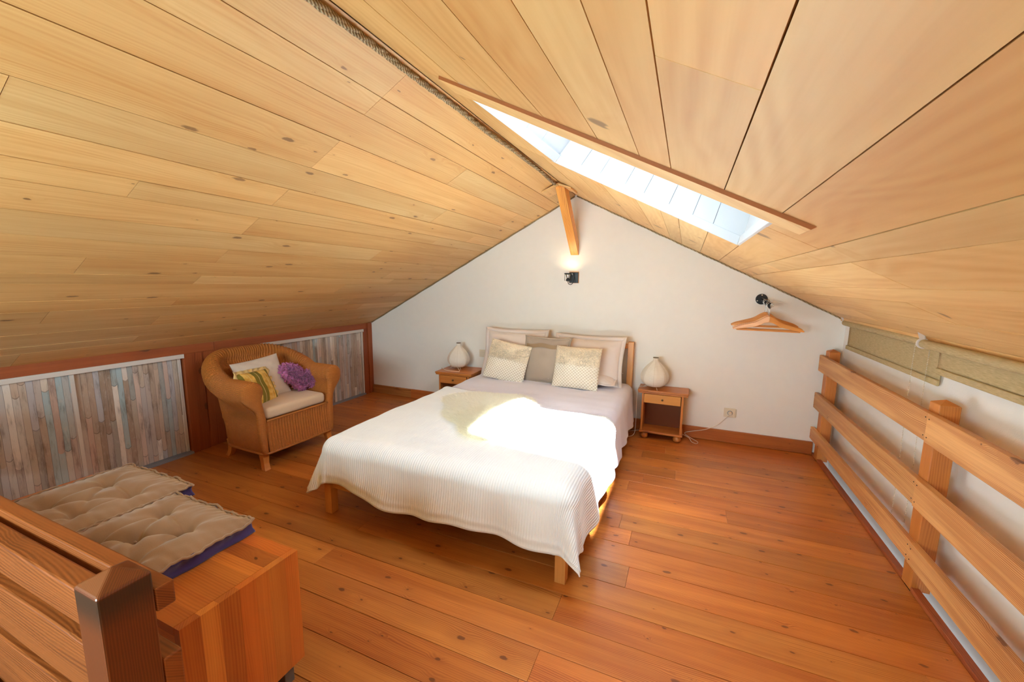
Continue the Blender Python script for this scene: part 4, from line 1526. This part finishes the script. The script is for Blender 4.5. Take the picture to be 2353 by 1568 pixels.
sw = empty('light_switch', (-1.975, 3.855, 0.600), label='cream light switch on the gable wall at the edge of the headboard', cat='switch')
boxo('plate', (-0.041, 0.041, -0.008, -0.0005, -0.040, 0.040), M['plastic'], sw, 0.003)
boxo('rocker', (-0.022, 0.022, -0.012, -0.008, -0.022, 0.022), M['plastic'], sw, 0.002)

# ------------------------------------------------------------------ wall spotlight
sp_ = empty('wall_spotlight', (-1.0, 3.855, 1.408), label='black wall spotlight on a square plate, shining up the gable wall', cat='lamp')
boxo('wood_block', (-0.046, 0.046, -0.014, -0.0005, -0.052, 0.056), M['bed_x'], sp_, 0.001)
boxo('back_plate', (-0.044, 0.044, -0.020, -0.014, -0.050, 0.050), M['black'], sp_, 0.002)
HX, HY, HZ = -0.036, -0.095, 0.036
bm = bmesh.new()
tube(bm, spline([(0.0, -0.018, 0.018), (0.0, -0.05, 0.022), (HX + 0.034, HY + 0.01, HZ)], 6), 0.005, 8)
from_bm('arm', bm, M['steel'], sp_, True)
bm = bmesh.new()
ringp = [Vector((HX + 0.032 * math.cos(a), HY + 0.032 * math.sin(a), HZ)) for a in [2 * PI * i / 28 for i in range(28)]]
tube(bm, ringp, 0.0042, 8, closed=True)
from_bm('ring', bm, M['black'], sp_, True)
bm = bmesh.new()
lathe(bm, [(0.010, HZ - 0.046), (0.014, HZ - 0.038), (0.020, HZ - 0.020), (0.027, HZ - 0.004)], 24, cx=HX, cy_=HY)
from_bm('reflector_bulb', bm, M['steel'], sp_, True)
bm = bmesh.new()
bmesh.ops.create_cone(bm, cap_ends=True, segments=24, radius1=0.025, radius2=0.025, depth=0.002, matrix=Matrix.Translation((HX, HY, HZ - 0.002)))
from_bm('glowing_lens', bm, M['bulb'], sp_)
bm = bmesh.new()
lathe(bm, [(0.012, HZ - 0.072), (0.017, HZ - 0.068), (0.017, HZ - 0.050), (0.012, HZ - 0.046)], 20, cx=HX, cy_=HY)
from_bm('lamp_holder', bm, M['black'], sp_, True)
for s in (-1, 1):
    bm = bmesh.new()
    tube(bm, [Vector((HX + s * 0.030, HY, HZ)), Vector((HX + s * 0.030, HY, HZ - 0.066)), Vector((HX + s * 0.012, HY, HZ - 0.060))], 0.0022, 6)
    from_bm('cage_wire', bm, M['black'], sp_, True)
bm = bmesh.new()
tube(bm, spline([(HX, HY, HZ - 0.07), (HX + 0.008, HY, HZ - 0.095), (HX + 0.030, HY + 0.01, HZ - 0.100), (HX + 0.046, HY + 0.03, HZ - 0.075), (HX + 0.044, HY + 0.06, HZ - 0.03), (0.004, -0.018, 0.0)], 6), 0.0032, 7)
from_bm('flex', bm, M['black'], sp_, True)
spd = bpy.data.lights.new('wall_spotlight_beam', 'SPOT')
spd.energy = 1.7
spd.spot_size = R(150)
spd.spot_blend = 0.9
spd.shadow_soft_size = 0.02
spd.color = (1, 0.74, 0.42)
spo = bpy.data.objects.new('wall_spotlight_beam', spd)
COL.objects.link(spo)
spo.location = (-1.0 + HX, 3.855 + HY, 1.408 + HZ + 0.006)
spo.rotation_euler = Vector((0.04, 0.15, 1)).to_track_quat('-Z', 'Y').to_euler()

# ------------------------------------------------------------------ coat hook and hangers
hk = empty('coat_hook', (0.558, 3.855, 1.243), label='black iron wall hook with round plate holding the coat hangers', cat='hook')
bm = bmesh.new()
bmesh.ops.create_cone(bm, cap_ends=True, segments=36, radius1=0.043, radius2=0.043, depth=0.006, matrix=Matrix.Translation((0, -0.0035, 0)) @ Matrix.Rotation(PI / 2, 4, 'X'))
from_bm('round_plate', bm, M['black'], hk, bevel=0.001)
for a in (90, 205, 330):
    bm = bmesh.new()
    bmesh.ops.create_cone(bm, cap_ends=True, segments=10, radius1=0.005, radius2=0.005, depth=0.003, matrix=Matrix.Translation((0.033 * math.cos(R(a)), -0.008, 0.033 * math.sin(R(a)))) @ Matrix.Rotation(PI / 2, 4, 'X'))
    from_bm('screw', bm, M['plastic'], hk)
# arm: two flat bars with rungs, dipping toward the room
AE = Vector((0.012, -0.335, -0.035))
for zo in (0.014, -0.020):
    bm = bmesh.new()
    tube(bm, [Vector((0.0, -0.005, zo)), AE + Vector((0, 0, zo))], 0.0042, 6)
    from_bm('arm_bar', bm, M['black'], hk, True)
for i in range(11):
    f_ = (i + 0.6) / 11.3
    p0 = Vector((0, -0.005, 0)).lerp(AE, f_)
    bm = bmesh.new()
    tube(bm, [p0 + Vector((0, 0.008, 0.016)), p0 + Vector((0, -0.008, -0.022))], 0.0034, 6)
    from_bm('rung', bm, M['black'], hk, True)
bm = bmesh.new()
tube(bm, [AE + Vector((0, 0.0, -0.024)), AE + Vector((0.004, -0.006, -0.006)), AE + Vector((0.002, -0.02, 0.0)), AE + Vector((0.006, -0.05, -0.004))], 0.0028, 6)
from_bm('tip', bm, M['steel'], hk, True)


def hanger(loc, rotz, label, tilt=0.0):
    r = empty('coat_hanger', loc, (0, tilt, rotz), label=label, cat='hanger', group='wooden coat hangers')
    # loc = where the hook rests on the arm; body hangs below
    bm = bmesh.new()
    pts = [(0.006, 0, -0.018), (0.018, 0, -0.012), (0.021, 0, 0.0), (0.014, 0, 0.013), (0.0, 0, 0.0185), (-0.014, 0, 0.013), (-0.019, 0, -0.002), (-0.012, 0, -0.020), (0.0, 0, -0.034), (0.0, 0, -0.085)]
    tube(bm, spline([Vector(p) for p in pts][::-1], 5), 0.0017, 6)
    from_bm('steel_hook', bm, M['steel'], r, True)
    for s in (-1, 1):
        bm = bmesh.new()
        up_, lo_ = [], []
        for i in range(15):
            f_ = i / 14
            x = s * 0.228 * f_
            zt_ = -0.078 - 0.004 * f_ - 0.062 * (f_ ** 1.15) - 0.030 / (1 + math.exp(-(f_ - 0.22) * 16)) - 0.045 * max(0, f_ - 0.86) * 5 * (f_ - 0.8)
            th_ = 0.026 * (1 - f_) ** 1.2 + 0.020
            if f_ > 0.9:
                th_ *= 1 - (f_ - 0.9) * 5
            up_.append(Vector((x, -0.035 * (1 - f_) ** 1.0 + 0.012, zt_)))
            lo_.append(Vector((x, -0.035 * (1 - f_) ** 1.0 + 0.012, zt_ - th_)))
        for a, b in ((up_, lo_),):
            F = [bm.verts.new(p + Vector((0, -0.006, 0))) for p in a]
            G = [bm.verts.new(p + Vector((0, -0.006, 0))) for p in b]
            H = [bm.verts.new(p + Vector((0, 0.006, 0))) for p in a]
            I = [bm.verts.new(p + Vector((0, 0.006, 0))) for p in b]
            for i in range(14):
                bm.faces.new((F[i], G[i], G[i + 1], F[i + 1]))
                bm.faces.new((H[i], H[i + 1], I[i + 1], I[i]))
                bm.faces.new((F[i], F[i + 1], H[i + 1], H[i]))
                bm.faces.new((G[i], I[i], I[i + 1], G[i + 1]))
            bm.faces.new((F[0], H[0], I[0], G[0]))
            bm.faces.new((F[-1], G[-1], I[-1], H[-1]))
            bmesh.ops.recalc_face_normals(bm, faces=bm.faces[:])
        from_bm('shoulder_arm', bm, M['hanger'], r, bevel=0.002)
    boxo('trouser_bar', (-0.205, 0.205, 0.005, 0.016, -0.196, -0.186), M['hanger'], r, 0.003)
    return r


arm = lambda f_: Vector((0.558, 3.85, 1.243)) + AE * f_ + Vector((0, 0, 0.0))
hz_ = 0.006
for f_, rz, lb, dz in ((0.96, -2, 'wooden coat hanger hanging frontmost on the iron hook', -0.006), (0.86, 0, 'wooden coat hanger directly behind the frontmost one', -0.003),
                       (0.60, 6, 'wooden coat hanger, third from the room on the iron hook', 0.0), (0.50, 7, 'wooden coat hanger closest to the gable wall', 0.0)):
    p = arm(f_)
    hanger((p.x, p.y, p.z + hz_ + dz), R(rz), lb)


# ------------------------------------------------------------------ roller blinds
def blind(y0, y1, zbot, xt, label, fa=0.025, fb=0.025):
    r = empty('roller_blind', (xt, (y0 + y1) / 2, 1.08), label=label, cat='blind')
    O_ = Vector(r.location)
    zc = 1.084
    bm = bmesh.new()
    bmesh.ops.create_cone(bm, cap_ends=True, segments=24, radius1=0.0205, radius2=0.0205, depth=y1 - y0, matrix=Matrix.Translation((0, 0, zc - O_.z)) @ Matrix.Rotation(PI / 2, 4, 'X'))
    from_bm('roller', bm, M['blind'], r, True).modifiers.new('e', 'EDGE_SPLIT')
    n_ = 30
    Ys = np.linspace(y0 + fa, y1 - fb, n_)
    Zs = np.linspace(zc, zbot + 0.028, 10)
    Yg, Zg = np.meshgrid(Ys, Zs)
    Xg = np.full_like(Yg, 0.0195) + 0.002 * np.sin(Yg * 3 + Zg * 9)
    o = from_me('fabric_drop', grid_mesh('fabric_drop', Xg, Yg - O_.y, Zg - O_.z), M['blind'], r, True)
    s_ = o.modifiers.new('s', 'SOLIDIFY')
    s_.thickness = 0.0012
    boxo('hem_bar', (0.010, 0.022, y0 + fa - O_.y, y1 - fb - O_.y, zbot - O_.z, zbot + 0.029 - O_.z), M['blind'], r, 0.004)
    for y in (y0 - 0.004, y1):
        bm = bmesh.new()
        prism(bm, [Vector((-0.030, y - O_.y, zr(xt - 0.03) - 0.002 - O_.z)), Vector((0.0, y - O_.y, zr(xt) - 0.004 - O_.z)), Vector((0.004, y - O_.y, zc - 0.006 - O_.z)), Vector((-0.010, y - O_.y, zc - 0.006 - O_.z))], (0, 0.003, 0))
        from_bm('bracket', bm, M['white_trim'], r)
    return r


b1 = blind(2.612, 3.765, 0.893, 1.098, 'olive linen roller blind under the roof edge, farther one near the gable wall', -0.10, 0.03)
b2 = blind(1.00, 2.585, 0.957, 1.072, 'olive linen roller blind under the roof edge, nearer one with the bead chain', 0.03, 0.10)
O = Vector(b2.location)
bm = bmesh.new()
ch_pts = []
for x_, z0_, z1_ in ((1.050, 0.14, 1.075), (1.106, 0.14, 1.075)):
    z = z0_
    while z < z1_:
        ch_pts.append(Vector((x_ + (0.004 * math.sin(z * 5)), 2.600, z)))
        z += 0.0085
for i in range(8):
    a = PI * i / 8
    ch_pts.append(Vector((1.078 - 0.028 * math.cos(a), 2.600, 0.14 - 0.028 * math.sin(a))))
for p in ch_pts:
    bmesh.ops.create_icosphere(bm, subdivisions=1, radius=0.0027, matrix=Matrix.Translation(p - O))
from_bm('bead_chain', bm, M['plastic'], b2, True)
bm = bmesh.new()
bmesh.ops.create_cone(bm, cap_ends=True, segments=24, radius1=0.026, radius2=0.026, depth=0.009, matrix=Matrix.Translation((0, 2.597 - O.y, 1.084 - O.z)) @ Matrix.Rotation(PI / 2, 4, 'X'))
from_bm('chain_wheel', bm, M['white_trim'], b2, bevel=0.002)

# ------------------------------------------------------------------ wicker armchair (faces +x)
AC = Vector((-2.99, 2.165, 0))
arm_ = empty('wicker_armchair', AC, (0, 0, R(-2)), label='honey-coloured woven wicker armchair with rolled arms against the knee wall', cat='armchair')


def upath(t):
    """horseshoe in plan, t 0..1 from the front of the near arm round the back to the far arm; local coords, front = +x"""
    fx, bxx, hy, rc = 0.285, -0.235, 0.30, 0.19
    segs = [(fx - (bxx + rc)), rc * PI / 2, 2 * (hy - rc), rc * PI / 2, (fx - (bxx + rc))]
    tot = sum(segs)
    d = t * tot
    if d < segs[0]:
        return Vector((fx - d, -hy, 0)), Vector((0, -1, 0)), d
    d2 = d - segs[0]
    if d2 < segs[1]:
        a = d2 / rc
        c = Vector((bxx + rc, -hy + rc, 0))
        nrm_ = Vector((-math.sin(a), -math.cos(a), 0))
        return c + nrm_ * rc, nrm_, d
    d2 -= segs[1]
    if d2 < segs[2]:
        return Vector((bxx, -hy + rc + d2, 0)), Vector((-1, 0, 0)), d
    d2 -= segs[2]
    if d2 < segs[3]:
        a = d2 / rc
        c = Vector((bxx + rc, hy - rc, 0))
        nrm_ = Vector((-math.cos(a), math.sin(a), 0))
        return c + nrm_ * rc, nrm_, d
    d2 -= segs[3]
    return Vector((bxx + rc + d2, hy, 0)), Vector((0, 1, 0)), d


def section(back):
    """profile of wall: (outward, z) from bottom outside, over the roll, down the inside. back 0 (arm front) .. 1 (back)"""
    zt_ = 0.655 + 0.165 * back
    Rr = 0.076 - 0.030 * back
    oc = 0.042 + 0.048 * back          # centre of the roll, outward
    pts = [(0.0, 0.125), (0.010, 0.18), (0.015, 0.26), (0.018 + 0.02 * back, 0.36), (0.030 + 0.045 * back, zt_ - 0.22), (oc + Rr * 0.80, zt_ - Rr - 0.060)]
    for i in range(9):
        a = -0.25 + (PI + 0.5) * i / 8
        pts.append((oc + Rr * math.cos(a), zt_ - Rr + Rr * math.sin(a)))
    pts += [(oc - Rr * 0.80, zt_ - Rr - 0.06), (-0.030 + 0.02 * back, zt_ - 0.22), (-0.038, 0.38), (-0.040, 0.30)]
    return pts


NU = 96 * 6
tl = np.linspace(0, 1, NU)
cols_ = []
for t in tl:
    p, nrm_, d = upath(t)
    k_ = 1 - abs(t - 0.5) * 2          # 0 at the arm fronts, 1 mid back
    back = min(1.0, max(0.0, (k_ - 0.30) / 0.52))
    back = back * back * (3 - 2 * back)
    flare = 1 + 0.0 * back
    sec = spline([Vector((a, 0, b)) for a, b in section(back)], 4)
    cols_.append(([(p + nrm_ * (q.x * flare)).x for q in sec], [(p + nrm_ * (q.x * flare)).y for q in sec], [q.z for q in sec], d))
X = np.array([c[0] for c in cols_]).T
Y = np.array([c[1] for c in cols_]).T
Z = np.array([c[2] for c in cols_]).T
D = np.array([c[3] for c in cols_])
U = np.tile(D, (X.shape[0], 1)) * 1.25
dl = np.sqrt(np.diff(X, axis=0) ** 2 + np.diff(Y, axis=0) ** 2 + np.diff(Z, axis=0) ** 2)
V = np.concatenate([np.zeros((1, X.shape[1])), np.cumsum(dl, 0)], 0)
V = np.tile(V.mean(1)[:, None], (1, X.shape[1]))
Nn = normals_of(X, Y, Z)
if (Nn[5, NU // 2, 0]) > 0:
    Nn = -Nn
ribs = 0.0034 * np.cos(U * 2 * PI / 0.022)
X, Y, Z = X + Nn[..., 0] * ribs, Y + Nn[..., 1] * ribs, Z + Nn[..., 2] * ribs
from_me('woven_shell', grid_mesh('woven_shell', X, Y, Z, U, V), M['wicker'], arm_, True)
# teardrop arm fronts
for s in (-1, 1):
    sec = spline([Vector((a, 0, b)) for a, b in section(0.0)], 4)
    hy = 0.30
    P = [Vector((0.285, s * (hy + q.x), q.z)) for q in sec]
    # add closing bottom
    P = P + [Vector((0.285, s * (hy - 0.042), 0.125))]
    cen_z = [0.125 + (0.60 - 0.125) * i / 40 for i in range(41)]
    nloop = len(P)
    rings_x, uu, vv = [], [], []
    ctr = Vector((0.285, s * (hy + 0.008), 0.0))
    Xr, Yr, Zr, Ur, Vr = [], [], [], [], []
    for j in range(16):
        f_ = 1 - j / 15.0
        hgt = 0.034 * math.sqrt(max(0, 1 - f_ ** 2.4))
        row = []
        for p in P:
            base = Vector((0.285, s * (hy + (-0.012 if p.z < 0.45 else 0.035) * (1 if True else 0)), 0.125 + (p.z - 0.125)))
            cyv = -0.012 + 0.047 * min(1, max(0, (p.z - 0.36) / 0.22))
            cy_ = s * (hy + cyv)
            zc_ = p.z
            if p.z > 0.593:
                zc_ = 0.593 + (p.z - 0.593) * f_
            row.append((0.285 + hgt, cy_ + (p.y - cy_) * f_ * 1.02 + (s * 0.003 if p.y * s > hy else 0) * f_, zc_ + 0.003 * f_ if p.z > 0.14 else 0.125))
        Xr.append([q[0] - 0.007 for q in row])
        Yr.append([q[1] for q in row])
        Zr.append([q[2] for q in row])
    Xr, Yr, Zr = np.array(Xr), np.array(Yr), np.array(Zr)
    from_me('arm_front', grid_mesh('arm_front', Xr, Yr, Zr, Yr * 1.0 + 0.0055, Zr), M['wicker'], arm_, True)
# front apron and seat deck
NA = 40 * 6
ya = np.linspace(-0.265, 0.265, NA)
pz = [0.120, 0.125, 0.16, 0.24, 0.32, 0.352, 0.358, 0.358]
pxx = [0.296, 0.312, 0.310, 0.302, 0.296, 0.300, 0.290, 0.20]
sec = spline([Vector((a, 0, b)) for a, b in zip(pxx, pz)], 5)
X = np.array([[q.x] * NA for q in sec])
Z = np.array([[q.z] * NA for q in sec])
Y = np.tile(ya, (len(sec), 1))
X = X + 0.0034 * np.cos(Y * 2 * PI / 0.022)
L_ = np.cumsum([0] + [(sec[i + 1] - sec[i]).length for i in range(len(sec) - 1)])
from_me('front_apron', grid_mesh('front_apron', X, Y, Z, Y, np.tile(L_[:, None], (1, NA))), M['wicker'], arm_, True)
boxo('seat_deck', (-0.23, 0.285, -0.262, 0.262, 0.30, 0.345), M['cane'], arm_)
bm = bmesh.new()
tube(bm, [Vector((0.298, y, 0.358)) for y in np.linspace(-0.26, 0.26, 12)], 0.008, 8)
from_bm('apron_rim', bm, M['cane'], arm_, True)
bm = bmesh.new()
rim = []
for i in range(60):
    p, nrm_, d = upath(i / 59)
    rim.append(p + nrm_ * 0.004 + Vector((0, 0, 0.124)))
tube(bm, rim + [Vector((0.31, 0.27, 0.122)), Vector((0.312, 0, 0.120)), Vector((0.31, -0.27, 0.122))], 0.009, 8, closed=True)
from_bm('base_rim', bm, M['cane'], arm_, True)
for x, y, fr_ in ((0.262, -0.275, 1), (0.262, 0.275, 1), (-0.19, -0.23, 0), (-0.19, 0.23, 0)):
    bm = bmesh.new()
    prev = None
    rings = []
    for zz_, off, w_ in ((0.135, 0.0, 0.026), (0.09, -0.004, 0.023), (0.045, 0.004, 0.020), (0.015, 0.016, 0.021), (0.0, 0.026, 0.022)):
        sx_ = off if fr_ else -off
        rings.append([bm.verts.new((x + sx_ + a * w_, y + b * w_ + (0.35 * off if y > 0 else -0.35 * off), zz_)) for a, b in ((-1, -1), (1, -1), (1, 1), (-1, 1))])
    for a, b in zip(rings, rings[1:]):
        for i in range(4):
            bm.faces.new((a[i], a[(i + 1) % 4], b[(i + 1) % 4], b[i]))
    bm.faces.new(rings[0][::-1])
    bm.faces.new(rings[-1])
    bmesh.ops.recalc_face_normals(bm, faces=bm.faces[:])
    from_bm('leg', bm, M['night_z'], arm_, bevel=0.003)

# seat cushion
bm = bmesh.new()
bx(bm, -0.24, 0.29, -0.255, 0.255, 0.0, 0.085)
sc_ = from_bm('seat_cushion', bm, M['beige'], None, bevel=0.03, segs=5)
sc_.location = AC + Vector((0.0, 0, 0.361))
sc_.rotation_euler = (0, 0, R(-2))
for p in sc_.data.polygons:
    p.use_smooth = True
tag(sc_, 'thick beige seat cushion filling the wicker armchair', 'cushion')

pillow('beige_cushion', 0.36, 0.34, 0.10, (-3.07, 2.14, 0.580), (R(90 - 22), R(-6), R(82)), M['beige2'], 'plain light beige square cushion in the armchair', seed=21, pinch=0.05)
pp = pillow('patchwork_cushion', 0.32, 0.27, 0.09, (-2.935, 2.012, 0.548), (R(90 - 24), R(4), R(108)), M['patch'], 'yellow and olive patchwork cushion with cream frill behind the near chair arm', seed=22, pinch=0.03)
bm = bmesh.new()
N_ = 160
A_, B_ = [], []
for i in range(N_):
    a = 2 * PI * i / N_
    ca, sa = math.cos(a), math.sin(a)
    m1 = max(abs(ca), abs(sa))
    ux, uy = ca / m1, sa / m1
    A_.append(bm.verts.new((ux * 0.152, uy * 0.128, 0)))
    wv = 0.010 * math.sin(i * 0.85)
    B_.append(bm.verts.new((ux * 0.178, uy * 0.155, wv)))
for i in range(N_):
    bm.faces.new((A_[i], A_[(i + 1) % N_], B_[(i + 1) % N_], B_[i]))
fo = from_bm('frill', bm, M['ruffle'], pp, True)
fo.modifiers.new('s', 'SOLIDIFY').thickness = 0.003

# heart cushion
ht = empty('heart_cushion', (-2.93, 2.385, 0.531), (R(90 - 26), R(0), R(66)), label='purple heart-shaped cushion covered in ruffles, in the armchair', cat='cushion')


def heart(a):
    x = 16 * math.sin(a) ** 3
    y = 13 * math.cos(a) - 5 * math.cos(2 * a) - 2 * math.cos(3 * a) - math.cos(4 * a)
    x, y = x / 16 * 0.178, (y + 2) / 15 * 0.120
    y = y if y > 0 else y * 0.86
    ca_, sa_ = math.cos(R(20)), math.sin(R(20))
    return Vector((x * ca_ + y * sa_, -x * sa_ + y * ca_, 0))


for side in (1,):
    NA_, NR_ = 96, 16
    Xh = np.zeros((2 * NR_, NA_))
    Yh, Zh = Xh.copy(), Xh.copy()
    for i in range(NA_):
        h = heart(2 * PI * i / NA_)
        for j in range(2 * NR_):
            f_ = j / (NR_ - 0.5) if j < NR_ else (2 * NR_ - 1 - j) / (NR_ - 0.5)
            f_ = min(1, f_)
            s_ = 1 if j < NR_ else -1
            Xh[j, i], Yh[j, i] = h.x * f_, h.y * f_
            Zh[j, i] = s_ * 0.058 * math.sqrt(max(0, 1 - f_ ** 3))
    from_me('cover', grid_mesh('cover', Xh, Yh, Zh, wrap_u=True), M['purple'], ht, True)
bm = bmesh.new()
rs = random.Random(3)
hp = [heart(2 * PI * i / 360) for i in range(361)]
hw_ = [abs(hp[i].x * hp[i + 1].y - hp[i].y * hp[i + 1].x) for i in range(360)]
hsel = rs.choices(range(360), weights=hw_, k=900)
for i in range(900):
    a = hsel[i] * PI / 180
    f_ = min(1.0, math.sqrt(rs.random()) * 1.04)
    h = heart(a)
    if f_ > 0.7 and i % 3 == 0:
        z_s = -1
    else:
        z_s = 1
    z = z_s * 0.058 * math.sqrt(max(0, 1 - min(1, f_) ** 3))
    c = Vector((h.x * f_, h.y * f_, z))
    th = rs.random() * 2 * PI
    w_, L2 = rs.uniform(0.008, 0.013), rs.uniform(0.010, 0.015)
    dx_ = Vector((math.cos(th), math.sin(th), 0))
    dy_ = Vector((-dx_.y, dx_.x, 0))
    vs = []
    for g in range(5):
        q = (g - 2) / 2
        bend = 0.006 * math.sin(q * 4 + i)
        vs.append((bm.verts.new(c + dx_ * w_ * q + dy_ * bend), bm.verts.new(c + dx_ * w_ * q * 1.2 + dy_ * (bend * 1.6 + 0.004) + Vector((h.x / 0.18 * f_ ** 3 * L2, h.y / 0.14 * f_ ** 3 * L2, z_s * L2 * (1 - 0.3 * q * q) * (1 - 0.6 * f_ ** 3))))))
    for g in range(4):
        bm.faces.new((vs[g][0], vs[g + 1][0], vs[g + 1][1], vs[g][1]))
rf = from_bm('ruffles', bm, M['purple'], ht, True)
rf['kind'] = 'stuff'
